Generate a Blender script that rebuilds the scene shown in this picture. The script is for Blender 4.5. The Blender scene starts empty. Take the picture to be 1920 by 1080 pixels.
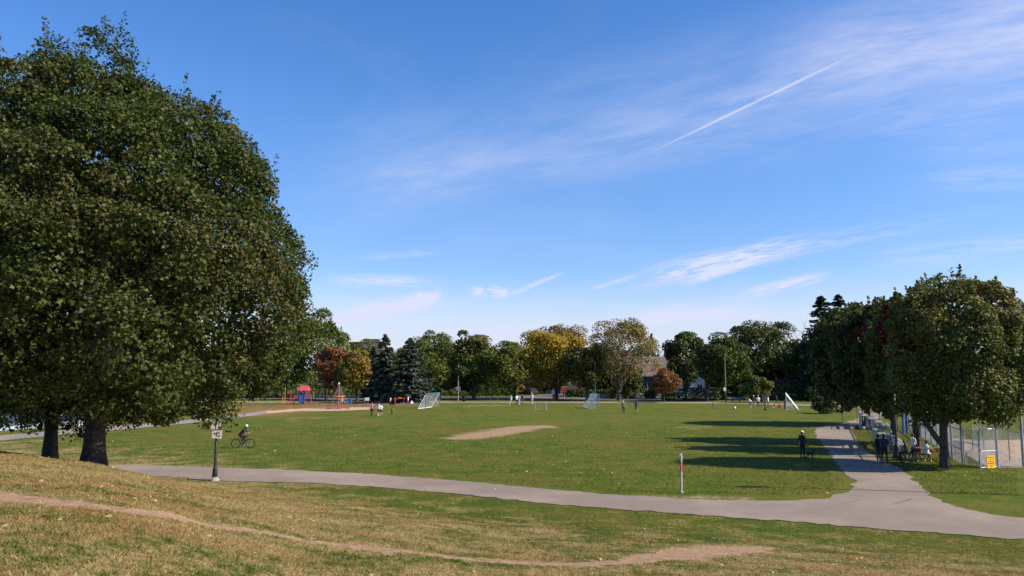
import bpy, bmesh, math, random
import numpy as np
from mathutils import Vector, Matrix
R = math.radians
S = bpy.context.scene
COL = S.collection
random.seed(7)
RNG = np.random.default_rng(11)

# ------------------------------------------------------------------ camera, sky, sun, exposure
EYE = 5.8                       # eye height above the playing field (the photographer stands on a small hill)
F = 1500.0                      # focal length in photo pixels (1920 wide)
PITCH = math.atan(152 / 1500)
cam_d = bpy.data.cameras.new('camera'); cam = bpy.data.objects.new('camera', cam_d); COL.objects.link(cam)
cam.location = (0, 0, EYE); cam.rotation_euler = (math.pi / 2 + PITCH, 0, 0)
cam_d.sensor_width = 36; cam_d.lens = F / 1920 * 36; cam_d.clip_end = 6000; cam_d.clip_start = .1
S.camera = cam
SUN_EL, SUN_AZ = R(37), R(103)    # azimuth clockwise from straight ahead
SKY_STRENGTH = .1
world = bpy.data.worlds.new('World'); S.world = world; world.use_nodes = True
sun_d = bpy.data.lights.new('sun', 'SUN'); sun_d.energy = 5.0; sun_d.angle = R(.53); sun_d.color = (1, .87, .70)
sun = bpy.data.objects.new('sun', sun_d); COL.objects.link(sun)
to_sun = Vector((math.sin(SUN_AZ) * math.cos(SUN_EL), math.cos(SUN_AZ) * math.cos(SUN_EL), math.sin(SUN_EL)))
sun.rotation_euler = to_sun.to_track_quat('Z', 'Y').to_euler(); sun.location = (60, -20, 60)
S.view_settings.view_transform = 'Standard'; S.view_settings.look = 'None'
S.view_settings.exposure = .63; S.view_settings.gamma = 1; S.view_settings.use_curve_mapping = False
S.cycles.max_bounces = 6; S.cycles.transparent_max_bounces = 8

def ray(px, py):
    """world direction of a photo pixel"""
    a, k = (px - 960) / F, (540 - py) / F
    c, s = math.cos(PITCH), math.sin(PITCH)
    return Vector((a, c - k * s, s + k * c))

class NT:
    """small node-tree writer"""
    def __init__(self, tree): self.t = tree; tree.nodes.clear()
    def n(self, typ, inputs=None, **kw):
        nd = self.t.nodes.new(typ)
        for k, v in kw.items(): setattr(nd, k, v)
        for k, v in (inputs or {}).items():
            if isinstance(v, bpy.types.NodeSocket): self.t.links.new(v, nd.inputs[k])
            else: nd.inputs[k].default_value = v
        return nd
    def m(self, op, a, b=0.0, c=None, clamp=False):
        d = {0: a, 1: b}
        if c is not None: d[2] = c
        return self.n('ShaderNodeMath', d, operation=op, use_clamp=clamp).outputs[0]
    def vm(self, op, a, b=(0, 0, 0)):
        nd = self.n('ShaderNodeVectorMath', {0: a, 1: b}, operation=op)
        return nd.outputs['Value'] if op in ('DOT_PRODUCT', 'LENGTH') else nd.outputs[0]
    def ss(self, x, lo, hi, a=0.0, b=1.0):
        return self.n('ShaderNodeMapRange', {0: x, 1: lo, 2: hi, 3: a, 4: b}, interpolation_type='SMOOTHSTEP').outputs[0]
    def mix(self, f, a, b, mode='MIX'):
        nd = self.n('ShaderNodeMix', data_type='RGBA', blend_type=mode)
        for k, v in ((0, f), (6, a), (7, b)):
            if isinstance(v, bpy.types.NodeSocket): self.t.links.new(v, nd.inputs[k])
            else: nd.inputs[k].default_value = v if not isinstance(v, tuple) or len(v) == 4 else (*v, 1)
        return nd.outputs[2]
    def noise(self, vec, scale, detail=4.0, rough=.55, out=0, dist=0.0):
        return self.n('ShaderNodeTexNoise', {'Vector': vec, 'Scale': scale, 'Detail': detail, 'Roughness': rough, 'Distortion': dist}).outputs[out]

def build_sky():
    w = NT(world.node_tree)
    d = w.n('ShaderNodeTexCoord').outputs['Generated']
    sky = w.n('ShaderNodeTexSky', sky_type='NISHITA', sun_disc=False, sun_elevation=SUN_EL, sun_rotation=SUN_AZ,
              air_density=1.0, dust_density=.35, ozone_density=2.6, altitude=80).outputs[0]
    base = w.n('ShaderNodeHueSaturation', {'Hue': .511, 'Saturation': 1.3, 'Value': 1.25, 'Color': sky}).outputs[0]
    zc = w.n('ShaderNodeSeparateXYZ', {0: d}).outputs[2]
    base = w.mix(1.0, base, w.mix(w.ss(zc, 0, .34), (.66, .70, .88), (1, 1, 1)), 'MULTIPLY')
    total = None
    def add(mask):
        nonlocal total
        total = mask if total is None else w.m('ADD', total, mask)
    def streak(p1, p2, width, soft, along, across, lo, hi, gain, seed, ends=(.15, .15), detail=5, widen=0.0):
        """a streak of ice cloud between two sky directions: great-circle band, broken by stretched noise"""
        a, b = ray(*p1).normalized(), ray(*p2).normalized()
        n = a.cross(b).normalized(); t = (b - a * a.dot(b)).normalized(); L = a.angle(b)
        wd = width / F
        c = w.vm('DOT_PRODUCT', d, tuple(n))
        s = w.m('ARCTAN2', w.vm('DOT_PRODUCT', d, tuple(t)), w.vm('DOT_PRODUCT', d, tuple(a)))
        sn = w.m('DIVIDE', s, L)
        wdt = w.m('MULTIPLY_ADD', sn, wd * widen, wd)
        comb = w.n('ShaderNodeCombineXYZ', {0: w.m('MULTIPLY', s, along), 1: w.m('MULTIPLY', c, across), 2: seed}).outputs[0]
        nz = w.m('MULTIPLY_ADD', w.m('SUBTRACT', w.noise(w.vm('MULTIPLY', comb, (3.1, 2.3, 1)), 1.0, 4, .65), .5), .45, w.noise(comb, 1.0, detail, .66, dist=.5))
        edge = w.ss(w.m('DIVIDE', w.m('ABSOLUTE', c), wdt), soft, 1.0, 1.0, 0.0)
        e1 = w.ss(sn, 0, ends[0]); e2 = w.ss(sn, 1 - ends[1], 1.0, 1.0, 0.0)
        mk = w.m('MULTIPLY', edge, w.m('MULTIPLY', e1, e2))
        add(w.m('MULTIPLY', w.m('MULTIPLY', mk, w.ss(nz, lo, hi)), gain))
    # broad veil from the left tree to the upper right, the vapour trail, wisps low over the trees
    streak((430, 410), (2300, -60), 150, .0, 4, 22, .1, .95, .34, 3.1, (.25, .05), widen=.2)
    streak((900, 330), (2300, 20), 80, .0, 6, 50, .25, .85, .24, 7.7, (.3, .05), widen=1.0)
    streak((560, 345), (1250, 285), 60, .0, 7, 40, .2, .8, .22, 6.1, (.3, .4))
    streak((1400, 120), (2300, 10), 110, .05, 6, 40, .15, .8, .40, 8.2, (.3, .05))
    streak((1500, 260), (2300, 120), 60, .0, 6, 50, .3, .8, .26, 2.2, (.4, .05))
    streak((1580, 300), (2300, 240), 80, .0, 5, 40, .2, .8, .22, 2.7, (.4, .05))
    streak((1195, 298), (1660, 74), 2.3, .0, 60, 200, -.3, .5, .48, 1.3, (.3, .4), widen=1.0)
    streak((1225, 284), (1640, 83), 20, .0, 30, 120, .3, .8, .16, 1.9, (.3, .4), widen=1.6)
    streak((1150, 537), (1570, 443), 30, .0, 18, 140, .3, .64, 1.0, 4.4, (.35, .35))
    streak((1190, 510), (1900, 395), 24, .0, 14, 140, .35, .72, .55, 4.9, (.2, .5))
    streak((1265, 536), (1440, 478), 15, .0, 26, 150, .25, .6, .95, 5.5, (.3, .3))
    streak((1370, 558), (1580, 508), 15, .0, 22, 140, .27, .6, .85, 5.9, (.3, .3))
    streak((1100, 545), (1200, 515), 8, .0, 22, 140, .27, .6, .5, 5.7, (.3, .3))
    streak((945, 558), (1065, 506), 7, .0, 34, 260, .28, .66, .75, 5.2, (.2, .35))
    streak((872, 545), (962, 549), 16, .0, 60, 130, .34, .62, 1.3, 9.3, (.3, .25))
    streak((590, 522), (850, 532), 18, .0, 16, 120, .28, .62, .75, 9.9, (.3, .4))
    streak((560, 606), (850, 556), 24, .0, 16, 90, .25, .6, .95, 10.4, (.3, .3))
    streak((750, 560), (835, 552), 17, .0, 60, 140, .34, .64, .9, 10.6, (.4, .3))
    streak((640, 486), (860, 468), 12, .0, 18, 120, .3, .7, .35, 10.9, (.4, .4))
    streak((1080, 610), (1500, 570), 32, .0, 12, 90, .2, .6, .6, 12.9, (.4, .4))
    streak((1600, 495), (2100, 440), 34, .0, 12, 110, .3, .75, .45, 11.4, (.3, .1))
    streak((1700, 345), (2200, 300), 34, .0, 10, 90, .3, .75, .35, 12.0, (.3, .1))
    # milky veil thickening towards the horizon, in level streaks
    z = w.n('ShaderNodeSeparateXYZ', {0: d}).outputs[2]
    st = w.noise(w.vm('MULTIPLY', d, (3.2, 3.2, 34)), 1.0, 5, .6, dist=.3)
    veil = w.m('MULTIPLY', w.ss(z, .015, .125, 1.0, .0), w.ss(st, .3, .7, .55, 1.0))
    add(w.m('MULTIPLY', veil, .98))
    fine = w.noise(w.vm('MULTIPLY', d, (2.5, 2.5, 7)), 1.3, 6, .6, dist=.4)
    add(w.m('MULTIPLY', w.ss(fine, .5, .85), .10))
    mask = w.m('MINIMUM', total, .93)
    g = 1 / SKY_STRENGTH
    col = w.mix(mask, base, (.485 * g, .505 * g, .645 * g))
    bg = w.n('ShaderNodeBackground', {'Color': col, 'Strength': SKY_STRENGTH})
    w.n('ShaderNodeOutputWorld', {'Surface': bg.outputs[0]})
build_sky()

# ------------------------------------------------------------------ terrain height and pixel helpers
_u = np.array([-1.2, -.8, -.64, -.53, -.47, -.42, -.373, -.25, 0, .3, .56, .8, 1.2])
_T = np.array([54, 52, 49, 44.8, 42.6, 41.0, 39.0, 36.5, 32, 28.3, 24.8, 24, 24])
_p = np.array([2.4, 2.35, 2.3, 2.15, 1.9, 1.68, 1.5, 1.24, 1.02, 1, 1, 1, 1])
def terrain(x, y):
    x = np.asarray(x, float); y = np.asarray(y, float)
    yy = np.maximum(np.abs(y), 1e-3)
    u = np.clip(x / yy, -1.2, 1.2)
    r = np.hypot(x, y)
    T = np.interp(u, _u, _T) * np.sqrt(1 + u * u); p = np.interp(u, _u, _p)
    a = 4.1 * (1 - np.minimum(r / T, 2.0) ** p)
    k = .3
    z = np.where(a > k, a, np.where(a < -k, 0, (a + k) ** 2 / (4 * k)))
    und = .035 * np.sin(x * .9 + 1.3 * np.sin(y * .35)) * np.cos(y * .7 + .5) + .02 * np.sin(x * 2.3 + y * 1.7)
    return z + und * np.clip(z / .8, 0, 1)
def tz(x, y): return float(terrain(x, y))
def at(px, py):
    """the ground point a photo pixel shows"""
    d = ray(px, py); t, step = 4.0, .25
    while t < 900:
        p = d * t
        if EYE + p.z <= tz(p.x, p.y): break
        t += max(step, t * .004)
    lo, hi = t - max(step, t * .004) * 1.05, t
    for _ in range(30):
        m = (lo + hi) / 2; p = d * m
        if EYE + p.z <= tz(p.x, p.y): hi = m
        else: lo = m
    p = d * hi
    return Vector((p.x, p.y, tz(p.x, p.y)))
def up(px, py, Y):
    """point of a photo pixel at a known distance ahead"""
    d = ray(px, py); t = Y / d.y
    return Vector((d.x * t, Y, EYE + d.z * t))
def flat(px, py):
    """point of a photo pixel on the level field"""
    d = ray(px, py); t = EYE / -d.z
    return Vector((d.x * t, d.y * t, 0))
def zat(py, Y): return up(960, py, Y).z
def xat(px, Y): return up(px, 692, Y).x

# ------------------------------------------------------------------ mesh helpers
class MB:
    def __init__(self): self.v = []; self.f = []; self.mi = []; self.sm = []
    def add(self, vs, fs, mi=0, smooth=False):
        b = len(self.v); self.v += [tuple(v) for v in vs]
        for f in fs: self.f.append([b + i for i in f]); self.mi.append(mi); self.sm.append(smooth)
        return self
    def box(self, c, s, rot=None, mi=0, taper=1.0):
        x, y, z = s[0] / 2, s[1] / 2, s[2] / 2
        vs = [Vector((sx * x * (taper if sz > 0 else 1), sy * y * (taper if sz > 0 else 1), sz * z)) for sz in (-1, 1) for sx, sy in ((-1, -1), (1, -1), (1, 1), (-1, 1))]
        if rot is not None:
            m = rot if isinstance(rot, Matrix) else Matrix.Rotation(rot, 3, 'Z')
            vs = [m @ v for v in vs]
        c = Vector(c)
        return self.add([v + c for v in vs], [(3, 2, 1, 0), (4, 5, 6, 7), (0, 1, 5, 4), (1, 2, 6, 5), (2, 3, 7, 6), (3, 0, 4, 7)], mi)
    def tube(self, pts, rad, n=8, mi=0, cap=True, smooth=True, ell=None):
        pts = [Vector(p) for p in pts]; rad = list(rad) if hasattr(rad, '__len__') else [rad] * len(pts)
        vs, fs = [], []; prev = None
        for i, p in enumerate(pts):
            t = (pts[min(i + 1, len(pts) - 1)] - pts[max(i - 1, 0)])
            t = t.normalized() if t.length > 1e-9 else Vector((0, 0, 1))
            ref = prev if prev is not None else (Vector((1, 0, 0)) if abs(t.x) < .9 else Vector((0, 1, 0)))
            a = ref - t * ref.dot(t); a = a.normalized() if a.length > 1e-6 else t.orthogonal().normalized()
            prev = a; b = t.cross(a)
            e = ell[i] if ell else 1
            for k in range(n):
                an = 2 * math.pi * k / n
                vs.append(p + a * math.cos(an) * rad[i] + b * math.sin(an) * rad[i] * e)
        for i in range(len(pts) - 1):
            for k in range(n):
                k2 = (k + 1) % n
                fs.append((i * n + k, i * n + k2, (i + 1) * n + k2, (i + 1) * n + k))
        self.add(vs, fs, mi, smooth)
        if cap:
            self.add(vs[:n], [tuple(range(n - 1, -1, -1))], mi); self.add(vs[-n:], [tuple(range(n))], mi)
        return self
    def lathe(self, c, prof, n=12, mi=0, smooth=True):
        """prof: (radius, z) pairs"""
        c = Vector(c); vs, fs = [], []
        for r, z in prof:
            for k in range(n):
                an = 2 * math.pi * k / n; vs.append(c + Vector((r * math.cos(an), r * math.sin(an), z)))
        for i in range(len(prof) - 1):
            for k in range(n):
                k2 = (k + 1) % n; fs.append((i * n + k, i * n + k2, (i + 1) * n + k2, (i + 1) * n + k))
        fs += [tuple(range(n - 1, -1, -1)), tuple(range((len(prof) - 1) * n, len(prof) * n))]
        return self.add(vs, fs, mi, smooth)
    def ball(self, c, r, nu=10, nv=7, mi=0, lo=-1.0, rot=None):
        """ellipsoid; lo > -1 keeps only the part above that height"""
        c = Vector(c); r = r if hasattr(r, '__len__') else (r, r, r); vs, fs = [], []
        t0 = math.acos(max(-1, min(1, lo)))
        for i in range(nv + 1):
            t = t0 * i / nv
            for k in range(nu):
                an = 2 * math.pi * k / nu
                v = Vector((r[0] * math.sin(t) * math.cos(an), r[1] * math.sin(t) * math.sin(an), r[2] * math.cos(t)))
                vs.append(c + (rot @ v if rot is not None else v))
        for i in range(nv):
            for k in range(nu):
                k2 = (k + 1) % nu; fs.append((i * nu + k, (i + 1) * nu + k, (i + 1) * nu + k2, i * nu + k2))
        return self.add(vs, fs, mi, True)
    def ring(self, c, axis, rad, r, n=24, m=6, mi=0):
        axis = Vector(axis).normalized(); a = axis.orthogonal().normalized(); b = axis.cross(a); c = Vector(c)
        vs, fs = [], []
        for i in range(n):
            an = 2 * math.pi * i / n; o = a * math.cos(an) + b * math.sin(an)
            for k in range(m):
                q = 2 * math.pi * k / m; vs.append(c + o * (rad + r * math.cos(q)) + axis * r * math.sin(q))
        for i in range(n):
            for k in range(m):
                i2, k2 = (i + 1) % n, (k + 1) % m
                fs.append((i * m + k, i2 * m + k, i2 * m + k2, i * m + k2))
        return self.add(vs, fs, mi, True)
    def mesh(self, name, mats):
        me = bpy.data.meshes.new(name); me.from_pydata(self.v, [], self.f)
        for m in (mats if isinstance(mats, (list, tuple)) else [mats]): me.materials.append(m)
        me.polygons.foreach_set('material_index', self.mi); me.polygons.foreach_set('use_smooth', self.sm); me.update()
        return me

def link(name, me, parent=None, loc=None):
    o = bpy.data.objects.new(name, me); COL.objects.link(o)
    if parent: o.parent = parent
    if loc is not None: o.location = loc
    return o
def obj(name, mb, mats, parent=None, loc=None): return link(name, mb.mesh(name, mats), parent, loc)
def tag(o, label=None, cat=None, group=None, kind=None):
    if label: o['label'] = label
    if cat: o['category'] = cat
    if group: o['group'] = group
    if kind: o['kind'] = kind
    return o
def thing(name, label, cat, loc=(0, 0, 0), rz=0.0, group=None):
    o = bpy.data.objects.new(name, None); COL.objects.link(o); o.empty_display_size = .2
    o.location = loc; o.rotation_euler = (0, 0, rz)
    return tag(o, label, cat, group)
_kids = {}
def copy_tree(o, kids, parent=None):
    c = o.copy(); COL.objects.link(c)
    if parent: c.parent = parent
    for ch in kids(o): copy_tree(ch, kids, c)
    return c
def children_of(o): return [q for q in COL.objects if q.parent == o]

def np_mesh(name, V, k, mat, tint=None, attrs=None, smooth=False):
    """V: (n*k,3) vertices, one k-gon per k vertices; tint: (n,3) colour per face"""
    n = len(V) // k; me = bpy.data.meshes.new(name)
    me.vertices.add(n * k); me.vertices.foreach_set('co', V.astype(np.float32).ravel())
    me.loops.add(n * k); me.loops.foreach_set('vertex_index', np.arange(n * k, dtype=np.int32))
    me.polygons.add(n); me.polygons.foreach_set('loop_start', np.arange(0, n * k, k, dtype=np.int32))
    me.update(calc_edges=True)
    if tint is not None:
        a = me.attributes.new('tint', 'FLOAT_COLOR', 'FACE')
        a.data.foreach_set('color', np.concatenate([tint, np.ones((n, 1))], 1).astype(np.float32).ravel())
    for nm, arr in (attrs or {}).items():
        me.attributes.new(nm, 'FLOAT', 'FACE').data.foreach_set('value', arr.astype(np.float32))
    me.materials.append(mat)
    return me

def nz(p, freq, seed):
    """smooth pseudo-noise in about -1..1"""
    g = np.random.default_rng(seed); p = np.asarray(p) * freq; out = 0
    for _ in range(6):
        k = g.normal(size=p.shape[1]); out = out + np.sin(p @ k * 1.6 + g.uniform(0, 6.28))
    return out / 2.6

# ------------------------------------------------------------------ materials
def mat(name, col, rough=.6, var=.12, scale=6.0, metal=0.0, bump=0.0, bscale=40.0, spec=.4):
    m = bpy.data.materials.new(name); m.use_nodes = True; t = NT(m.node_tree)
    pos = t.n('ShaderNodeNewGeometry').outputs['Position']
    a = t.noise(pos, scale, 4, .6)
    dark = tuple(c * (1 - var * 1.6) for c in col[:3]); lite = tuple(min(1, c * (1 + var)) for c in col[:3])
    c = t.mix(t.ss(a, .3, .7), dark, lite)
    b = t.n('ShaderNodeBsdfPrincipled', {'Base Color': c, 'Roughness': rough, 'Metallic': metal, 'Specular IOR Level': spec})
    if bump:
        h = t.noise(pos, bscale, 3, .6)
        t.t.links.new(t.n('ShaderNodeBump', {'Strength': bump, 'Distance': .02, 'Height': h}).outputs[0], b.inputs['Normal'])
    t.n('ShaderNodeOutputMaterial', {'Surface': b.outputs[0]})
    return m
def leaf_mat(name, trans=.27, rough=.55, spec=.24):
    m = bpy.data.materials.new(name); m.use_nodes = True; t = NT(m.node_tree)
    c = t.n('ShaderNodeAttribute', attribute_name='tint').outputs[0]
    b = t.n('ShaderNodeBsdfPrincipled', {'Base Color': c, 'Roughness': rough, 'Specular IOR Level': spec})
    tr = t.n('ShaderNodeBsdfTranslucent', {'Color': t.mix(1.0, c, (1.2, 1.25, .6), 'MULTIPLY')})
    mx = t.n('ShaderNodeMixShader', {0: trans, 1: b.outputs[0], 2: tr.outputs[0]})
    t.n('ShaderNodeOutputMaterial', {'Surface': mx.outputs[0]})
    return m
LEAF = leaf_mat('leaf'); NEEDLE = leaf_mat('needle', .05, .7, .2)
BARK = mat('bark', (.075, .06, .048), .9, .35, 9, bump=.9, bscale=14)
BARK_PALE = mat('bark_pale', (.16, .125, .095), .9, .3, 7, bump=.9, bscale=12)
M = {}
def paint(name, col, **k):
    if name not in M: M[name] = mat(name, col, **k)
    return M[name]
BLACK = paint('black_paint', (.022, .024, .027), rough=.45, var=.3)
STEEL = paint('galvanised_steel', (.33, .35, .38), rough=.5, var=.15, metal=.35)
ALU = paint('aluminium', (.5, .52, .52), rough=.45, metal=.5)
WHITE = paint('white_paint', (.78, .78, .77), rough=.5, var=.05)
WOOD = paint('brown_wood', (.24, .115, .055), rough=.7, var=.3)
RED = paint('red_paint', (.5, .03, .035), rough=.5)
PINK = paint('faded_red_plastic', (.42, .09, .13), rough=.5)
BLUE = paint('blue_paint', (.03, .13, .38), rough=.5)
TEAL = paint('teal_paint', (.03, .2, .24), rough=.5)
GREENP = paint('green_paint', (.05, .14, .09), rough=.5)
YELLOW = paint('yellow_sign', (.85, .45, .01), rough=.5, var=.06)
ORANGE = paint('orange_paint', (.7, .18, .03), rough=.5)
RUBBER = paint('rubber', (.018, .018, .019), rough=.85)
GLASS = paint('window_glass', (.03, .04, .05), rough=.12, var=.3, spec=.8)
NET = paint('net_cord', (.62, .64, .66), rough=.8)
ROPE = paint('rope', (.15, .14, .12), rough=.9)
CONC = paint('concrete', (.3, .29, .27), rough=.9, var=.15, bump=.3)

# ------------------------------------------------------------------ ground cover fields (shared by the lawn and the blades on it)
def seg_dist(x, y, pts):
    d = np.full(np.shape(x), 1e9)
    for (ax, ay, aw), (bx, by, bw) in zip(pts[:-1], pts[1:]):
        vx, vy = bx - ax, by - ay; L = vx * vx + vy * vy + 1e-9
        t = np.clip(((x - ax) * vx + (y - ay) * vy) / L, 0, 1)
        q = np.hypot(x - ax - t * vx, y - ay - t * vy) / (aw + (bw - aw) * t)
        d = np.minimum(d, q)
    return d
def line(pix): return [(at(a, b).x, at(a, b).y, w) for a, b, w in pix]
TRAIL = line([(-150, 912, .5), (0, 931, .5), (120, 944, .38), (250, 961, .27), (350, 973, .30), (480, 996, .32), (600, 1017, .3),
              (720, 1032, .34), (850, 1046, .5), (980, 1055, .55), (1100, 1059, .4), (1170, 1055, .25), (1210, 1047, .55), (1300, 1037, .95), (1380, 1030, .85), (1440, 1026, .3)])
PATCH = line([(868, 821, 1.7), (910, 815, 2.3), (950, 808, 2.4), (985, 802, 2.4), (1015, 799, 1.5), (1040, 802, .6)])
FAINT = [line([(1150, 934, .8), (1290, 932, 1.3), (1400, 934, .9)]),
         [(flat(20, 829).x, flat(20, 829).y, 2.0), (flat(84, 827).x, flat(84, 827).y, 2.2)], line([(548, 786, 3), (575, 784, 3)]), line([(880, 761, 5), (930, 760, 5)]),
         line([(1290, 802, 2.5), (1330, 800, 2)]), line([(640, 905, 1.0), (800, 912, 1.2), (1000, 925, .9)])]
LITTER = [line([(470, 778, 4), (530, 766, 8), (600, 760, 6), (660, 766, 4)])]
def cover(x, y):
    x = np.asarray(x, float); y = np.asarray(y, float)
    worn = np.maximum.reduce([1.5 - seg_dist(x, y, TRAIL), 1.3 - .75 * seg_dist(x, y, PATCH)])
    for f in FAINT: worn = np.maximum(worn, .46 * (1.5 - seg_dist(x, y, f)))
    worn = np.clip(worn, 0, 1)
    u = x / np.maximum(np.abs(y), 1); q = np.abs(y) / np.interp(np.clip(u, -1.2, 1.2), _u, _T)
    dry = np.clip((1.36 + np.interp(u, [-.36, -.16], [.3, 0]) - q) / .55, 0, 1) * np.interp(u, [-.6, -.3, -.12, .15, .35, .7], [1.0, .98, .78, .66, .9, .95]) * (.78 + .25 * np.clip(1.3 - np.abs(q - .62) * 2.6, 0, 1))
    lit = np.zeros_like(x)
    for f in LITTER: lit = np.maximum(lit, np.clip(1.5 - seg_dist(x, y, f), 0, 1))
    return worn, dry, lit

def ground_colour(t, blades=False):
    pos = t.n('ShaderNodeNewGeometry').outputs['Position']
    flat = t.vm('MULTIPLY', pos, (1, 1, 0))
    A = lambda n: t.n('ShaderNodeAttribute', attribute_name=n).outputs['Fac']
    worn, dry, lit = A('worn'), A('dry'), A('litter')
    big = t.noise(flat, .09, 3, .6); mid = t.noise(flat, .55, 5, .62); fine = t.noise(flat, 4.5, 5, .65); grit = t.noise(flat, 26, 4, .7)
    g = t.mix(t.ss(mid, .38, .62), (.056, .100, .008), (.110, .124, .014))
    g = t.mix(t.ss(big, .42, .68, 0, .7), g, (.135, .118, .022))
    g = t.mix(t.ss(fine, .50, .72, 0, .7), g, (.18, .155, .036))
    g = t.mix(t.ss(fine, .28, .47, .6, 0), g, (.035, .056, .006))
    rust = t.ss(t.noise(flat, .23, 3, .6), .45, .68)
    # straw on the hill
    straw = t.mix(t.ss(grit, .3, .7), (.255, .184, .085), (.43, .325, .16))
    straw = t.mix(t.m('MULTIPLY', rust, .65), straw, (.27, .15, .055))
    dm = t.m('ADD', dry, t.m('MULTIPLY', t.m('SUBTRACT', t.m('ADD', t.m('MULTIPLY', mid, .5), t.m('MULTIPLY', fine, .5)), .5), 4.6))
    c = t.mix(t.ss(dm, .30, 1.15, 0, .92), g, straw)
    # leaf litter
    lm = t.m('MULTIPLY', lit, t.ss(fine, .3, .6))
    c = t.mix(t.m('MULTIPLY', lm, .85), c, (.29, .15, .065))
    # bare earth
    soil = t.mix(t.ss(fine, .3, .7), (.27, .175, .105), (.42, .285, .18))
    soil = t.mix(t.ss(grit, .55, .8, 0, .5), soil, (.2, .14, .09))
    wm = t.m('ADD', worn, t.m('MULTIPLY', t.m('SUBTRACT', t.m('ADD', t.m('MULTIPLY', mid, .4), t.m('ADD', t.m('MULTIPLY', fine, .4), t.m('MULTIPLY', grit, .2))), .5), 2.9))
    c = t.mix(t.ss(wm, .42, .9, 0, .93), c, soil)
    if not blades:
        c = t.mix(t.ss(grit, .3, .55, .38, 0), c, t.mix(1.0, c, (.45, .45, .45), 'MULTIPLY'))
    return c, fine, grit, flat

def ground_material():
    m = bpy.data.materials.new('lawn'); m.use_nodes = True; t = NT(m.node_tree)
    c, fine, grit, flat = ground_colour(t)
    b = t.n('ShaderNodeBsdfPrincipled', {'Base Color': c, 'Roughness': .95, 'Specular IOR Level': .1})
    h = t.m('ADD', t.m('MULTIPLY', fine, .5), grit)
    t.t.links.new(t.n('ShaderNodeBump', {'Strength': .7, 'Distance': .06, 'Height': h}).outputs[0], b.inputs['Normal'])
    t.n('ShaderNodeOutputMaterial', {'Surface': b.outputs[0]})
    return m
def blade_material():
    m = bpy.data.materials.new('grass_blade'); m.use_nodes = True; t = NT(m.node_tree)
    c, *_ = ground_colour(t, True)
    r = t.n('ShaderNodeAttribute', attribute_name='rnd').outputs['Fac']
    c = t.mix(t.ss(r, 0, 1, 0, 1), t.mix(1.0, c, (.62, .7, .6), 'MULTIPLY'), t.mix(1.0, c, (1.5, 1.4, 1.25), 'MULTIPLY'))
    b = t.n('ShaderNodeBsdfPrincipled', {'Base Color': c, 'Roughness': .7, 'Specular IOR Level': .2})
    tr = t.n('ShaderNodeBsdfTranslucent', {'Color': c})
    t.n('ShaderNodeOutputMaterial', {'Surface': t.n('ShaderNodeMixShader', {0: .3, 1: b.outputs[0], 2: tr.outputs[0]}).outputs[0]})
    return m

def build_ground():
    ph = np.concatenate([np.arange(-180, -50, 5), np.arange(-50, 50, .33), np.arange(50, 180, 5)]) * math.pi / 180
    rr = [.6]
    while rr[-1] < 3500:
        r = rr[-1]; rr.append(r * (1.12 if r < 6 or r > 260 else 1.017))
    rr = np.array(rr); A, B = np.meshgrid(ph, rr)
    x, y = (B * np.sin(A)).ravel(), (B * np.cos(A)).ravel(); z = terrain(x, y)
    n, m_ = len(ph), len(rr)
    i, j = np.meshgrid(np.arange(m_ - 1), np.arange(n), indexing='ij'); j2 = (j + 1) % n
    F4 = np.stack([i * n + j, i * n + j2, (i + 1) * n + j2, (i + 1) * n + j], -1).reshape(-1, 4)
    x = np.append(x, 0); y = np.append(y, 0); z = np.append(z, terrain(0, .01))
    me = bpy.data.meshes.new('lawn')
    me.vertices.add(len(x)); me.vertices.foreach_set('co', np.stack([x, y, z], 1).astype(np.float32).ravel())
    tri = np.stack([np.full(n, len(x) - 1), (np.arange(n) + 1) % n, np.arange(n)], 1)
    loops = np.concatenate([F4[:, ::-1].ravel(), tri.ravel()]).astype(np.int32)
    start = np.concatenate([np.arange(len(F4)) * 4, len(F4) * 4 + np.arange(n) * 3]).astype(np.int32)
    me.loops.add(len(loops)); me.loops.foreach_set('vertex_index', loops)
    me.polygons.add(len(start)); me.polygons.foreach_set('loop_start', start); me.update(calc_edges=True)
    me.polygons.foreach_set('use_smooth', [True] * len(start))
    for nm, arr in zip(('worn', 'dry', 'litter'), cover(x, y)):
        me.attributes.new(nm, 'FLOAT', 'POINT').data.foreach_set('value', arr.astype(np.float32))
    me.materials.append(ground_material())
    tag(link('lawn', me), 'mown park lawn with a dry grassy hill in front', None, None, 'structure')
build_ground()

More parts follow.
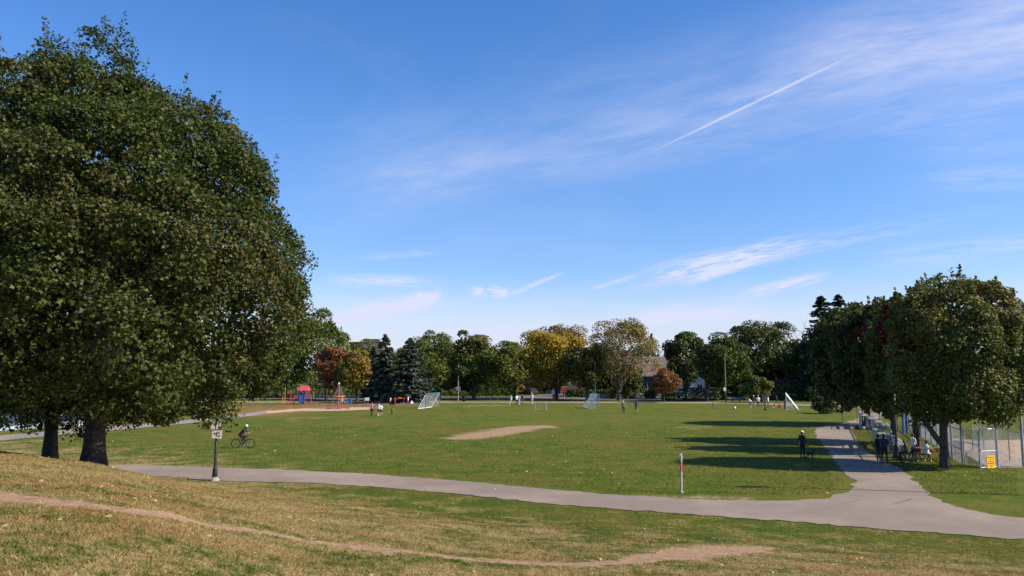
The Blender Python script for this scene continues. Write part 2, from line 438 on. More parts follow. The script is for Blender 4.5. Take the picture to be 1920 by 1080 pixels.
def strip(name, left, right, mt, lift, nlen=120, nw=6, rag=.06, label=None):
    """a paved strip between two edge lines, draped on the ground"""
    def resample(pts, n):
        pts = [Vector((p[0], p[1])) for p in pts]; L = [0]
        for a, b in zip(pts, pts[1:]): L.append(L[-1] + (b - a).length)
        s = np.linspace(0, L[-1], n)
        return np.stack([np.interp(s, L, [p.x for p in pts]), np.interp(s, L, [p.y for p in pts])], 1)
    a, b = resample(left, nlen), resample(right, nlen); g = np.random.default_rng(len(name) + nlen)
    k = np.array([.25, .5, .25])
    a += np.apply_along_axis(lambda q: np.convolve(q, k, 'same'), 0, g.normal(0, rag, a.shape)); b += np.apply_along_axis(lambda q: np.convolve(q, k, 'same'), 0, g.normal(0, rag, b.shape))
    mb = MB(); V = []
    for i in range(nlen):
        for j in range(nw + 1):
            p = a[i] + (b[i] - a[i]) * j / nw; V.append((p[0], p[1], tz(*p) + lift))
    mb.add(V, [(i * (nw + 1) + j, i * (nw + 1) + j + 1, (i + 1) * (nw + 1) + j + 1, (i + 1) * (nw + 1) + j) for i in range(nlen - 1) for j in range(nw)])
    o = obj(name, mb, mt); me = o.data
    if me.polygons[0].normal.z < 0: me.flip_normals()
    return tag(o, label, None, None, 'structure')
def asphalt(name, col, bright=(.33, .31, .30)):
    m = bpy.data.materials.new(name); m.use_nodes = True; t = NT(m.node_tree)
    pos = t.vm('MULTIPLY', t.n('ShaderNodeNewGeometry').outputs['Position'], (1, 1, 0))
    a = t.noise(pos, .5, 5, .6); b = t.noise(pos, 30, 3, .7); e = t.noise(pos, 3, 4, .6)
    c = t.mix(t.ss(a, .35, .7), col, tuple(q * 1.22 for q in col)); c = t.mix(t.ss(b, .45, .75, 0, .5), c, bright)
    c = t.mix(t.ss(e, .3, .45, .35, 0), c, tuple(q * .75 for q in col))
    wide = t.noise(pos, .16, 3, .6); c = t.mix(t.ss(wide, .38, .62, 0, .55), c, tuple(q * .74 for q in col))
    spot = t.noise(pos, 1.6, 5, .7); c = t.mix(t.ss(spot, .62, .7, 0, .3), c, tuple(q * .6 for q in col)); c = t.mix(t.ss(spot, .3, .38, .3, 0), c, tuple(q * 1.35 for q in col))
    bs = t.n('ShaderNodeBsdfPrincipled', {'Base Color': c, 'Roughness': .9, 'Specular IOR Level': .25})
    t.t.links.new(t.n('ShaderNodeBump', {'Strength': .4, 'Distance': .01, 'Height': b}).outputs[0], bs.inputs['Normal'])
    t.n('ShaderNodeOutputMaterial', {'Surface': bs.outputs[0]})
    return m
ASPH = asphalt('path_asphalt', (.232, .188, .148), (.36, .31, .265)); ROADM = asphalt('road_asphalt', (.13, .125, .125)); PINKP = asphalt('far_path', (.26, .22, .20))
def pix(l): return [at(*p).xy for p in l]
far_edge = [(-40, 50)] and [Vector((-42, 47.5)), Vector((-30, 48.5))] + pix([(262, 872), (400, 877), (560, 882), (700, 890), (850, 901), (1000, 915), (1150, 928), (1300, 937), (1420, 940), (1500, 939)]) + pix([(1620, 940), (1700, 938), (1745, 931), (1790, 950), (1850, 965), (1920, 973), (2060, 985)])
near_edge = [Vector((-42, 43)), Vector((-30, 43.5))] + pix([(330, 894), (400, 902), (560, 905), (700, 913), (850, 926), (1000, 942), (1150, 955), (1300, 965), (1420, 974), (1500, 980), (1600, 988), (1700, 996), (1760, 1000), (1830, 1006), (1920, 1013), (2080, 1026)])
strip('footpath', far_edge, near_edge, ASPH, .022, 330, 10, .13, 'grey asphalt footpath curving along the foot of the hill')
bl = pix([(1445, 945), (1482, 939.5), (1544, 935), (1590, 922), (1604, 914), (1598, 900), (1579, 880), (1555, 849), (1536, 827), (1528, 811), (1531, 803), (1565, 796), (1600, 788), (1628, 777), (1640, 772)])
br = pix([(1760, 975), (1748, 945), (1742, 930), (1728, 914), (1710, 896), (1690, 878), (1655, 864), (1625, 846), (1606, 824), (1598, 810), (1597, 803), (1614, 797), (1640, 788), (1672, 777), (1690, 770)])
strip('side_path', bl, br, ASPH, .014, 200, 8, .14, 'asphalt path branching up past the ball field trees')
pixf = lambda l: [flat(*p).xy for p in l]
strip('loop_path', pixf([(-120, 829), (0, 817), (160, 803), (300, 792.5), (410, 782), (470, 774), (505, 769)]), pixf([(-120, 840), (0, 826), (160, 811), (300, 799), (410, 787.5), (485, 778), (520, 771.5)]), PINKP, .012, 60, 3, .1, 'pale path looping behind the big maple')
strip('perimeter_path', [Vector((-75, 146)), Vector((0, 144)), Vector((40, 142)), Vector((64, 118)), Vector((60, 112))], [Vector((-75, 141)), Vector((0, 139.5)), Vector((37, 137)), Vector((58, 118)), Vector((52, 108))], PINKP, .012, 60, 3, .1, 'pale perimeter path on the far side of the field')
strip('street', [Vector((-7, 152)), Vector((4, 175)), Vector((22, 230)), Vector((45, 330))], [Vector((9, 152)), Vector((12, 172)), Vector((31, 228)), Vector((54, 328))], ROADM, .010, 40, 4, .02, 'asphalt side street running away between the houses')
strip('cross_street', [Vector((-140, 166)), Vector((0, 164)), Vector((140, 160))], [Vector((-140, 157)), Vector((0, 155)), Vector((140, 151))], ROADM, .016, 60, 4, .02, 'asphalt street along the far edge of the park')
strip('playground_sand', pix([(500, 771), (560, 766), (640, 764), (700, 764)]), pix([(500, 776), (560, 771), (640, 770.5), (690, 768)]), paint('sand', (.48, .32, .22), rough=.95, var=.15, bump=.3), .02, 40, 4, .3, 'sandy strip around the net climber')
strip('infield', [Vector((32.0, 47)), Vector((31, 49)), Vector((33, 58)), Vector((38, 66)), Vector((48, 68)), Vector((60, 66))], [Vector((34, 46.2)), Vector((36, 47)), Vector((44, 46)), Vector((52, 45)), Vector((58, 44)), Vector((66, 44))], paint('infield_clay', (.46, .33, .2), rough=.95, var=.12, scale=1.5, bump=.3), .014, 40, 12, .1, 'tan clay infield behind the chain link gate')
strip('warning_track', [Vector((28.2, 48.2)), Vector((30.7, 55)), Vector((36, 69))], [Vector((31.8, 47.6)), Vector((33.2, 54)), Vector((38.5, 66))], paint('infield_gravel', (.33, .28, .23), rough=.95, var=.15, scale=2, bump=.3), .02, 40, 6, .1, 'grey brown gravel strip inside the fence')

# ------------------------------------------------------------------ foliage
MAPLE = np.array([(0, 0), (.42, -.08), (.27, .25), (.6, .48), (.24, .52), (0, 1), (-.24, .52), (-.6, .48), (-.27, .25), (-.42, -.08)])
MAPLE8 = np.array([(0, 0), (.5, .04), (.25, .34), (.52, .6), (0, 1), (-.52, .6), (-.25, .34), (-.5, .04)]); MAPLE8 = np.c_[MAPLE8[:, 0], MAPLE8[:, 1] - .45, -.36 * np.abs(MAPLE8[:, 0])]
LOBE6 = np.array([(0, -.45, 0), (.58, .02, -.2), (.2, .22, -.06), (0, .62, 0), (-.2, .22, -.06), (-.58, .02, -.2)])
MAPLE = np.c_[MAPLE[:, 0], MAPLE[:, 1] - .4, -.22 * np.abs(MAPLE[:, 0])]
DIAM = np.array([(0, -.5, 0), (.42, 0, -.1), (0, .5, 0), (-.42, 0, -.1)])
LEAF6 = np.array([(0, -.5, 0), (.33, -.12, -.08), (.5, .2, -.1), (0, .55, 0), (-.5, .2, -.1), (-.33, -.12, -.08)])
def unit(v): return v / np.maximum(np.linalg.norm(v, axis=1, keepdims=True), 1e-9)
def leaf_verts(P, N, T, size, shape):
    N = unit(N); T = unit(T - N * np.sum(T * N, 1, keepdims=True)); B = np.cross(T, N)
    s = size[:, None, None]
    V = P[:, None] + s * (shape[None, :, 0, None] * B[:, None] + shape[None, :, 1, None] * T[:, None] + shape[None, :, 2, None] * N[:, None])
    return V.reshape(-1, 3)
def sphere_dirs(n, g): return unit(g.normal(size=(n, 3)))
def pick(g, n, pal, P=None, freq=.5, seed=1, patch=.0):
    """leaf colours from a palette of (colour, weight); patch lets neighbouring leaves share a colour"""
    cols = np.array([c for c, _ in pal]); w = np.array([q for _, q in pal], float); cw = np.cumsum(w / w.sum())
    r = g.uniform(size=n)
    if P is not None and patch:
        q = nz(P, freq, seed); q = (np.argsort(np.argsort(q)) + .5) / n
        r = np.clip(r * (1 - patch) + q * patch, 0, .9999)
    idx = np.minimum(np.searchsorted(cw, r), len(cols) - 1)
    return cols[idx] * g.uniform(.72, 1.28, (n, 1)) * g.uniform(.93, 1.07, (n, 3))
def clump_leaves(g, C, rad, out, per, size, flat=.75):
    """leaves on the shells of small clumps: C centres, rad radii, out outward directions"""
    k = len(C); D = sphere_dirs(k * per, g); O = np.repeat(out, per, 0)
    D = unit(D + O * .55 + np.array([0, 0, .2])); rr = np.repeat(rad, per)[:, None] * (.45 + .6 * g.uniform(size=(k * per, 1)) ** .6)
    P = np.repeat(C, per, 0) + D * rr * np.array([1, 1, flat])
    N = unit(D * .5 + O * .25 + np.array([0, 0, .4]) + g.normal(0, .72, (k * per, 3)))
    T = unit(O * .5 + np.array([0, 0, -.75]) + g.normal(0, .5, (k * per, 3)))
    return P, N, T, size * g.uniform(.7, 1.25, k * per)

def crown_from_profile(g, prof, nclump, per, size, shape, pal, crad, core=0, centre=(0, 0), shoots=0, bump=.05, patch=.35, freq=.4, seed=1, lean=None, hollow=None):
    zz = np.array([p[0] for p in prof]); rr = np.array([p[1] for p in prof])
    def sample(n):
        s = np.linspace(0, 1, 200); zs = zz[0] + (zz[-1] - zz[0]) * s; w = np.interp(zs, zz, rr) + .4; w = np.cumsum(w) / w.sum()
        z = np.interp(g.uniform(size=n), w, zs); a = g.uniform(0, 2 * math.pi, n); return z, a, np.interp(z, zz, rr)
    z, a, r = sample(nclump); ca, sa = np.cos(a), np.sin(a)
    dz = (np.interp(z + .3, zz, rr) - np.interp(z - .3, zz, rr)) / .6
    out = unit(np.c_[ca, sa, -dz * .9])
    r = r * (1 + bump * nz(np.c_[ca * 3, sa * 3, z * .45], 1.0, seed + 5)) - crad * .55
    off = np.array(centre)[None, :] * np.ones((nclump, 1))
    if lean is not None: off = off + np.outer((z - zz[0]) / (zz[-1] - zz[0]), lean)
    C = np.c_[ca * r + off[:, 0], sa * r + off[:, 1], z]
    rad = crad * g.uniform(.5, 1.25, nclump)
    if hollow:                                               # sprays stand proud of the crown, gaps between them run deep
        hf, thr = hollow; q = nz(C, hf, seed + 17); C = C + out * (q * crad * .75)[:, None]; k = q + .25 * g.normal(size=nclump) > -thr
        C, out, rad = C[k], out[k], rad[k]
    P, N, T, sz = clump_leaves(g, C, rad, out, per, size)
    parts = [(P, N, T, sz)]
    if core:
        z, a, r = sample(core); f = np.sqrt(g.uniform(.14, .76, core))
        Q = np.c_[np.cos(a) * r * f + centre[0], np.sin(a) * r * f + centre[1], zz[0] + .6 + (z - zz[0]) * .93]
        if lean is not None: Q[:, :2] += np.outer((z - zz[0]) / (zz[-1] - zz[0]), lean)
        parts.append((Q, sphere_dirs(core, g) + np.array([0, 0, .4]), sphere_dirs(core, g), size * g.uniform(1.3, 2.1, core)))
    if shoots:
        idx = np.nonzero(z_top(C, zz))[0]; idx = g.choice(idx, shoots); per2 = 26
        L = g.uniform(.5, 1.15, shoots) * crad * 1.15
        d = unit(out[idx] * .45 + np.array([0, 0, 1.0]) + g.normal(0, .16, (shoots, 3)))
        t = g.uniform(0, 1, (shoots, per2)); base = C[idx] + out[idx] * rad[idx][:, None] * .75
        Q = base[:, None] + d[:, None] * (t * L[:, None])[:, :, None] + g.normal(0, .11 * crad, (shoots, per2, 3)) * (1.3 - t)[:, :, None]
        Q = Q.reshape(-1, 3); k = len(Q)
        parts.append((Q, unit(g.normal(size=(k, 3)) + np.array([0, 0, .5])), unit(np.array([0, 0, -.6]) + g.normal(0, .6, (k, 3))), size * g.uniform(.6, 1.0, k)))
    P, N, T, sz = (np.concatenate(q) for q in zip(*parts))
    tint = pick(g, len(P), pal, P, freq, seed, patch)
    return leaf_verts(P, N, T, sz, shape), tint
def z_top(C, zz): return C[:, 2] > zz[0] + .35 * (zz[-1] - zz[0])

def limb(mb, p0, p1, r0, r1, g, sag=.1, n=6, m=7):
    p0, p1 = Vector(p0), Vector(p1); L = (p1 - p0).length; pts, rad = [], []
    o = Vector(g.normal(0, 1, 3)) * L * .05
    for i in range(n + 1):
        t = i / n
        pts.append(p0.lerp(p1, t) + o * math.sin(t * math.pi) + Vector((0, 0, sag * L * math.sin(t * math.pi)))); rad.append(r0 + (r1 - r0) * t ** .8)
    mb.tube(pts, rad, m)
    return pts
def trunk_mesh(g, h, r, limbs, flare=1.7, crooked=.03):
    """limbs: list of (start height, end point, radius)"""
    mb = MB(); pts, rad = [], []
    for i in range(12):
        t = i / 11; z = h * t - .25
        fl = 1 + (flare - 1) * math.exp(-max(z, 0) / (r * 1.1))
        pts.append((math.sin(t * 5) * crooked * h * t, math.cos(t * 4) * crooked * h * t * .6, z)); rad.append(r * fl * (1 - .72 * t))
    n = 14; b0 = len(mb.v); mb.tube(pts, rad, n)
    for i in range(4):                                      # root buttresses: ribs on the lowest rings
        for k in range(n):
            v = Vector(mb.v[b0 + i * n + k]); c = Vector(pts[i]); f = 1 + (.22 - .055 * i) * math.sin(k * 2 * math.pi / n * 4 + 1)
            q = c + (v - c) * f; mb.v[b0 + i * n + k] = (q.x, q.y, v.z)
    for z, e, rr in limbs:
        t = (z + .25) / h; p = (math.sin(t * 5) * crooked * h * t, math.cos(t * 4) * crooked * h * t * .6, z)
        q = limb(mb, p, e, rr, rr * .25, g, .08)
        for _ in range(3):
            s = q[g.integers(2, 5)]; mb.tube([s, s.lerp(Vector(e), .5) + Vector(g.normal(0, 1, 3)) * rr * 2], [rr * .35, rr * .08], 5)
    return mb

# --- the big maple on the left and its neighbour
GREEN_M = [((.052, .072, .013), 5), ((.078, .100, .020), 4), ((.036, .054, .012), 5), ((.092, .078, .026), 2.6), ((.12, .068, .032), 1.4), ((.16, .16, .035), .35), ((.22, .20, .04), .18), ((.20, .06, .02), .08)]
def big_maple():
    g = np.random.default_rng(4)
    prof = [(2.3, 4.3), (2.8, 5.5), (3.6, 6.4), (4.4, 7.1), (5.3, 7.6), (6.6, 7.9), (8.5, 7.9), (10.6, 7.2), (12.7, 5.6), (14.2, 3.9), (15.4, 2.3), (16.0, .9)]
    V, tint = crown_from_profile(g, prof, 1450, 170, .122, LOBE6, GREEN_M, .78, core=26000, shoots=300, bump=.06, seed=3, lean=(-1.2, 0), hollow=(1.0, .68))
    p = at(184, 861); p = Vector((xat(184, 31.5), 31.5, 0)); p.z = tz(p.x, p.y)
    t = thing('maple_tree', 'big dense green maple with thick dark trunk on the hill crest at left', 'tree', p, 0, 'maples on the hill')
    limbs = [(2.9, (-4.5, -1.5, 5.6), .2), (2.7, (4.6, -1, 5.4), .19), (2.9, (1, -5, 5.6), .19), (3.0, (-1.5, 5, 5.8), .19), (3.2, (-3.5, -3.5, 7), .17), (3.6, (3.6, 2.5, 7.5), .17),
             (4.2, (2.8, -3, 8.5), .15), (4.8, (-2.8, 2.8, 9), .15), (5.5, (1.5, 1.5, 11), .13), (6, (-2.2, -1.2, 12), .12)]
    obj('trunk', trunk_mesh(g, 9.5, .385, limbs, 1.42, .006), BARK, t)
    link('crown', np_mesh('crown', V, 6, LEAF, tint), t)
    k = children_of(t)
    q = copy_tree(t, children_of); q['label'] = 'second maple with thinner trunk standing behind the big maple at the left edge'
    [c_ for c_ in children_of(q) if c_.name.startswith('crown')][0].location.z = .3
    q.location = (xat(103, 38), 38, tz(xat(103, 38), 38) - .2); q.rotation_euler = (0, 0, 2.1); q.scale = (.8, .8, .9)
    return t
big_maple()

# --- the row of maples beside the path on the right
ROW_M = [((.052, .070, .016), 5), ((.078, .098, .022), 5), ((.11, .10, .03), 3), ((.15, .09, .038), 1.6), ((.26, .21, .07), 1.2)]
def row_tree(px, Y, top, bot, rad, off, pal, label, nclump, per, seed, trunk_r=.3, size=.25, fork=None, spot=None):
    g = np.random.default_rng(seed); X = xat(px, Y); p = Vector((X, Y, tz(X, Y)))
    zt, zb = zat(top, Y) - p.z, zat(bot, Y) - p.z; H = zt - zb
    prof = [(zb, rad * .55), (zb + .08 * H, rad * .85), (zb + .25 * H, rad), (zb + .5 * H, rad * .97), (zb + .72 * H, rad * .9), (zb + .9 * H, rad * .62), (zt - .35, rad * .2)]
    V, tint = crown_from_profile(g, prof, nclump, per, size, LEAF6, [((a * 1.2, b * 1.2, c * 1.05), w_) for (a, b, c), w_ in pal], rad * .16, core=4500, centre=(off, 0), shoots=80, bump=.09, seed=seed, patch=.4, freq=.55, hollow=(1.3, .95))
    V[:, 1] *= .86
    if spot:                                                 # one branch already turned
        for q_, r_ in spot:
            m_ = np.linalg.norm((V.reshape(-1, 6, 3).mean(1) - np.array(q_ - p)) * np.array([1, .6, .55]), axis=1) < r_ * g.uniform(.7, 1.1, len(tint)); tint[m_] = np.array([.19, .012, .03]) * g.uniform(.6, 1.3, (m_.sum(), 1))
    t = thing('maple_tree', label, 'tree', p, 0, 'trees along the ball field path')
    L = [(zb * .75, (off + rad * .5 * math.cos(a), rad * .5 * math.sin(a), zb + H * (.3 + .25 * (i % 3))), trunk_r * .5) for i, a in enumerate((.3, 1.6, 2.9, 4.1, 5.4))]
    tm = trunk_mesh(g, zb + H * .6, trunk_r, L, 1.25, .01)
    if fork: tm.tube([(-.05, 0, fork[0]), (-.45, 0, fork[0] + .45), (-.85, .05, fork[0] + 1.1), (-1.1, .1, fork[0] + 2.2)], [trunk_r * .75, trunk_r * .62, trunk_r * .52, trunk_r * .4], 10)
    obj('trunk', tm, BARK, t); link('crown', np_mesh('crown', V, len(LEAF6), LEAF, tint), t)
    return t
RED_L = ((.20, .02, .03), 1)
row_tree(1762, 48.0, 516, 785, 3.75, 1.4, ROW_M, 'forked maple with brown tinged leaves nearest the ball field gate', 820, 66, 21, .28, .155, fork=(1.35,))
row_tree(1712, 56.5, 552, 770, 3.3, .0, ROW_M, 'dark green maple just behind the picnic table', 330, 60, 22, .28, .2, spot=[(up(1673, 610, 55.2), .95), (up(1662, 640, 55.6), .7), (up(1684, 655, 54.6), .55)])
row_tree(1671, 63.5, 562, 765, 3.9, -.3, [((.045, .058, .02), 6), ((.07, .075, .024), 3), ((.13, .08, .03), 3), ((.17, .03, .035), 1.6)], 'maple with crimson branches beside the bleachers', 340, 62, 23, .3, .22, spot=[(up(1674, 612, 60.8), .85), (up(1655, 632, 60.6), .6), (up(1612, 626, 61.5), .5)])
row_tree(1622, 84, 574, 762, 4.9, -.4, [((.045, .06, .02), 6), ((.07, .075, .024), 4), ((.13, .10, .03), 2)], 'dark maple fourth in the row by the path bend', 230, 60, 24, .34, .32)
row_tree(1597, 152, 600, 748, 6.4, -.3, [((.05, .068, .02), 6), ((.075, .085, .024), 4)], 'dark green maple at the far end of the row by the path', 220, 60, 25, .34, .36)
row_tree(1535, 166, 632, 746, 6.6, 0, [((.055, .075, .022), 6), ((.08, .09, .026), 4)], 'broad dark green tree left of the maple row', 210, 60, 26, .34, .4)
row_tree(1655, 158, 600, 748, 7, 0, [((.04, .055, .018), 6), ((.07, .07, .024), 4)], 'dark tree hidden behind the crimson maple', 200, 55, 27, .3, .4)

# --- the far line of trees
def far_crown(g, R3, n, size, pal, nl=26, patch=.5, freq=.35, seed=1, sparse=0.0, top=None):
    """crown of many clumps inside an ellipsoid R3=(rx,ry,rz), centred at the origin"""
    d = sphere_dirs(nl, g); d[:, 2] = np.where(d[:, 2] < -.55, -d[:, 2], d[:, 2])
    C = d * np.array(R3) * (.5 + .38 * g.uniform(size=(nl, 1))); C[:, :2] *= (1 + .12 * nz(d * 1.3, 1.0, seed + 3))[:, None]; rad = .31 * min(R3[0], R3[2]) * g.uniform(.5, 1.3, nl)
    per = int(n / nl)
    P, N, T, sz = clump_leaves(g, C, rad, unit(d + np.array([0, 0, .25])), per, size, .8)
    k = int(n * (.22 if not sparse else .08)); Q = sphere_dirs(k, g) * np.array(R3) * np.cbrt(g.uniform(.02, .5, (k, 1)))
    P = np.concatenate([P, Q]); N = np.concatenate([N, sphere_dirs(k, g)]); T = np.concatenate([T, sphere_dirs(k, g)]); sz = np.concatenate([sz, size * g.uniform(1, 1.8, k)])
    tint = pick(g, len(P), pal, P + np.array([0, 0, R3[2] * .0]), freq, seed, patch)
    if top is not None:
        f = np.clip((P[:, 2] / R3[2] - .1 + .5 * nz(P, .5, seed + 9)) * 1.2, 0, 1)[:, None] * top[1]
        tint = tint * (1 - f) + np.array(top[0]) * f * g.uniform(.75, 1.25, (len(P), 1))
    return leaf_verts(P, N, T, sz, DIAM), tint
GRP = 'trees along the far side of the park'
def far_tree(px, Y, top, bot, hw, pal, label, seed, n=9000, size=.42, trunk_px=None, trunk_r=.28, bark=None, sparse=0.0, twigs=0, nl=36, top_tint=None, patch=.5, ry=None, name='deciduous_tree'):
    g = np.random.default_rng(seed); X = xat(trunk_px or px, Y); cx = xat(px, Y) - X; rx = hw * Y / F * 1.2; pal = [((a * 1.42, b * 1.38, c * .92), w_) for (a, b, c), w_ in pal]
    zt, zb = zat(top - 1, Y), zat(bot + 4, Y); rz = (zt - zb) / 2; zc = (zt + zb) / 2
    V, tint = far_crown(g, (rx, ry or rx, rz), n, size, pal, nl, patch, 1.6 / rx, seed, sparse, top_tint)
    V = V + np.array([cx, 0, zc])
    t = thing(name, label, 'tree', (X, Y, 0), 0, GRP)
    L = []
    for i in range(7 + twigs):
        a = i * 2.4; k = .3 + .4 * ((i * .37) % 1)
        L.append((zb * (.55 + .35 * ((i * .61) % 1)) + rz * .3 * ((i * .29) % 1), (cx + rx * k * math.cos(a), (ry or rx) * k * math.sin(a), zb + 2 * rz * (.35 + .4 * ((i * .53) % 1))), trunk_r * .45))
    obj('trunk', trunk_mesh(g, zb + rz * 1.3, trunk_r, L, 1.3, .008), bark or BARK, t)
    link('crown', np_mesh('crown', V, 4, LEAF, tint), t)
    return t
G1 = [((.055, .078, .022), 5), ((.075, .098, .028), 4), ((.10, .11, .035), 2)]
GD = [((.036, .055, .018), 6), ((.055, .075, .024), 4), ((.08, .085, .03), 1)]
GY = [((.06, .08, .022), 5), ((.10, .11, .025), 3), ((.20, .17, .03), 2)]
YO = [((.08, .09, .022), 3), ((.17, .14, .025), 4), ((.28, .20, .03), 3), ((.30, .15, .025), 1)]
TAN = [((.15, .115, .055), 4), ((.11, .10, .045), 3), ((.20, .14, .06), 2), ((.09, .09, .035), 2)]
CRIM = [((.17, .06, .045), 4), ((.11, .065, .035), 3), ((.22, .09, .05), 2), ((.10, .09, .03), 1)]
ORG = [((.10, .105, .028), 5), ((.16, .14, .03), 4), ((.25, .13, .045), 2), ((.22, .08, .045), 1)]
far_tree(600, 170, 580, 745, 58, G1, 'tall green tree beside the big maple, above the playground', 31, 11000)
far_tree(520, 165, 640, 745, 55, GD, 'dark green tree behind the playground swings', 32)
far_tree(430, 172, 660, 745, 60, GD, 'dark tree behind the big maple near the loop path', 33, 7000)
far_tree(300, 165, 665, 745, 70, GD, 'dark green tree seen through the gap under the big maple', 34, 7000)
far_tree(628, 152, 645, 738, 34, CRIM, 'crimson leaved maple behind the playhouse', 35, 8000, .36, 612, .2)
far_tree(668, 147, 655, 740, 30, ORG, 'orange topped maple with yellow green lower leaves behind the net climber', 36, 8000, .34, 671, .22, top_tint=((.26, .11, .06), .6))
far_tree(672, 185, 642, 740, 46, GY, 'yellowing tree behind the spruces', 37, 7000)
far_tree(806, 165, 617, 745, 42, G1, 'feathery green locust right of the spruces', 38, 8500, .36)
far_tree(835, 190, 632, 745, 34, GY, 'olive tree between the locust and the rounded maple', 39, 6000)
far_tree(885, 154, 616, 738, 44, GD, 'rounded dark maple with golden top left of the street', 40, 10500, .38, 889, .3, top_tint=((.17, .15, .03), .8))
far_tree(953, 153, 643, 735, 42, GY, 'dark green and yellow tree with leaning trunk behind the players in white', 41, 9000, .38, 965, .3)
far_tree(1037, 156, 612, 735, 60, YO, 'wide golden yellow tree by the side street', 42, 13000, .38, 1043, .32)
far_tree(1050, 190, 603, 740, 52, TAN, 'tan topped tree behind the golden tree', 43, 7000)
far_tree(1095, 150, 645, 733, 40, [((.055, .06, .022), 4), ((.09, .085, .03), 3), ((.15, .10, .04), 2)], 'low dark tree left of the tall tan tree', 44, 7500, .36, 1100, .22)
far_tree(1168, 150, 590, 735, 58, TAN, 'tall thinning tan tree with pale forked trunk', 45, 11000, .30, 1160, .3, BARK_PALE, 1.0, 12, 34)
far_tree(1248, 141, 690, 742, 29, CRIM, 'small russet tree in front of the grey roofed house', 46, 4500, .26, 1244, .12, ry=3)
far_tree(1286, 158, 618, 735, 37, GD, 'compact dark green tree right of the russet tree', 47, 8500, .38)
far_tree(1352, 147, 629, 735, 46, GD, 'round green maple beside the tall pole', 48, 11000, .36, 1323, .34, BARK)
far_tree(1422, 176, 598, 742, 72, GD, 'largest broad dark tree behind the hedge', 49, 13000, .44, top_tint=((.10, .095, .03), .5))
far_tree(1495, 176, 655, 745, 42, GD, 'dark tree between the broad tree and the maple row', 50, 7000)
far_tree(1195, 196, 640, 742, 45, GD, 'dark tree behind the grey roofed house', 51, 6000)
far_tree(1130, 200, 640, 742, 50, GD, 'dark tree beyond the low dark tree', 52, 6000)
far_tree(760, 200, 650, 745, 60, GY, 'yellow green tree far behind the blue spruces', 53, 6500)
far_tree(935, 210, 650, 745, 50, GD, 'dark tree standing back along the side street', 54, 6000)
far_tree(1010, 240, 672, 742, 40, YO, 'small golden tree far down the side street', 55, 4500)
far_tree(1420, 140, 702, 750, 24, [((.06, .08, .022), 5), ((.09, .10, .03), 3)], 'spreading green yew in front of the hedge', 56, 4000, .3, 1425, .1, name='yew_tree', ry=2)
far_tree(1385, 190, 680, 748, 50, GD, 'dark low tree filling the gap behind the tall olive pole', 57, 6500)
for i, (a, b, c, dd) in enumerate([(742, 186, 655, 40), (858, 186, 648, 44), (915, 182, 655, 40), (985, 200, 645, 36), (1128, 172, 668, 34), (1178, 172, 684, 26), (1322, 186, 648, 42), (1262, 205, 664, 34), (1398, 186, 664, 40), (1462, 182, 660, 44)]):
    far_tree(a, b, c, 746, dd, [GY, GD, G1, GY, GD, GD, GD, GD, GD, GD][i], ['olive tree behind and between the two blue spruces', 'dark tree behind the rounded maple on its left side', 'green tree behind the gap right of the rounded maple', 'yellowing tree behind the golden tree on its left side', 'low dark tree behind the goal and the pale trunk', 'dark bushy tree just right of the pale forked trunk', 'dark tree behind the white sided house end', 'dark tree rising behind the grey roof', 'dark tree behind the gap right of the olive pole', 'dark tree behind the hedge and right goal'][i], 110 + i, 6000, top_tint=((.14, .125, .03), .6))
for i, (a, b, c, dd) in enumerate([(1760, 150, 640, 60), (1850, 170, 655, 70), (1950, 160, 660, 60), (2050, 150, 650, 70), (-60, 150, 680, 80), (120, 175, 690, 80)]):
    far_tree(a, b, c, 742, dd, GD, ['dark tree beyond the ball field, mostly behind the forked maple', 'dark tree beyond the ball field at the right edge', 'dark tree past the right edge of the ball field', 'broad dark tree far right beyond the ball field', 'dark tree far off past the left edge of the lawn', 'dark tree far off behind the two hill maples'][i], 60 + i, 6000)

def conifer(px, Y, top, base_z, hw, label, seed, pal, n=5200, droop=.25, name='spruce_tree', grp=GRP, size=.5, ex=.85):
    g = np.random.default_rng(seed); X = xat(px, Y); H = zat(top, Y); rx = hw * Y / F
    t = thing(name, label, 'tree', (X, Y, 0), 0, grp)
    mb = MB(); mb.tube([(0, 0, -.2), (0, 0, H * .5), (0, 0, H * .98)], [.22, .13, .03], 8); obj('trunk', mb, BARK, t)
    nb = int(26 * 9); lev = np.sort(g.uniform(0, 1, nb) ** 1.15); a = g.uniform(0, 6.28, nb)
    L = rx * (1 - lev) ** ex * g.uniform(.75, 1.12, nb) + .15; z0 = base_z + (H - base_z) * lev
    per = int(n / nb); s = g.uniform(.15, 1, (nb, per))
    ca, sa = np.cos(a)[:, None], np.sin(a)[:, None]; w = g.normal(0, .16, (nb, per)) * (1.15 - s) * L[:, None] ** .8
    P = np.stack([ca * s * L[:, None] - sa * w, sa * s * L[:, None] + ca * w, z0[:, None] - droop * s * L[:, None] + .12 * (s ** 3) * L[:, None] + g.normal(0, .07, (nb, per))], -1).reshape(-1, 3)
    O = np.repeat(np.c_[np.cos(a), np.sin(a), np.zeros(nb)], per, 0); k = len(P)
    N = unit(np.array([0, 0, 1.0]) + O * .3 + g.normal(0, .35, (k, 3))); T = unit(O + np.array([0, 0, -.35]) + g.normal(0, .35, (k, 3)))
    V = leaf_verts(P, N, T, size * g.uniform(.6, 1.3, k), DIAM * np.array([.75, 1.25, 1]))
    link('crown', np_mesh('crown', V, 4, NEEDLE, pick(g, k, pal)), t)
    return t
BLU = [((.052, .072, .052), 5), ((.08, .10, .075), 4), ((.036, .05, .036), 3)]
DKC = [((.022, .038, .022), 5), ((.035, .052, .028), 4)]
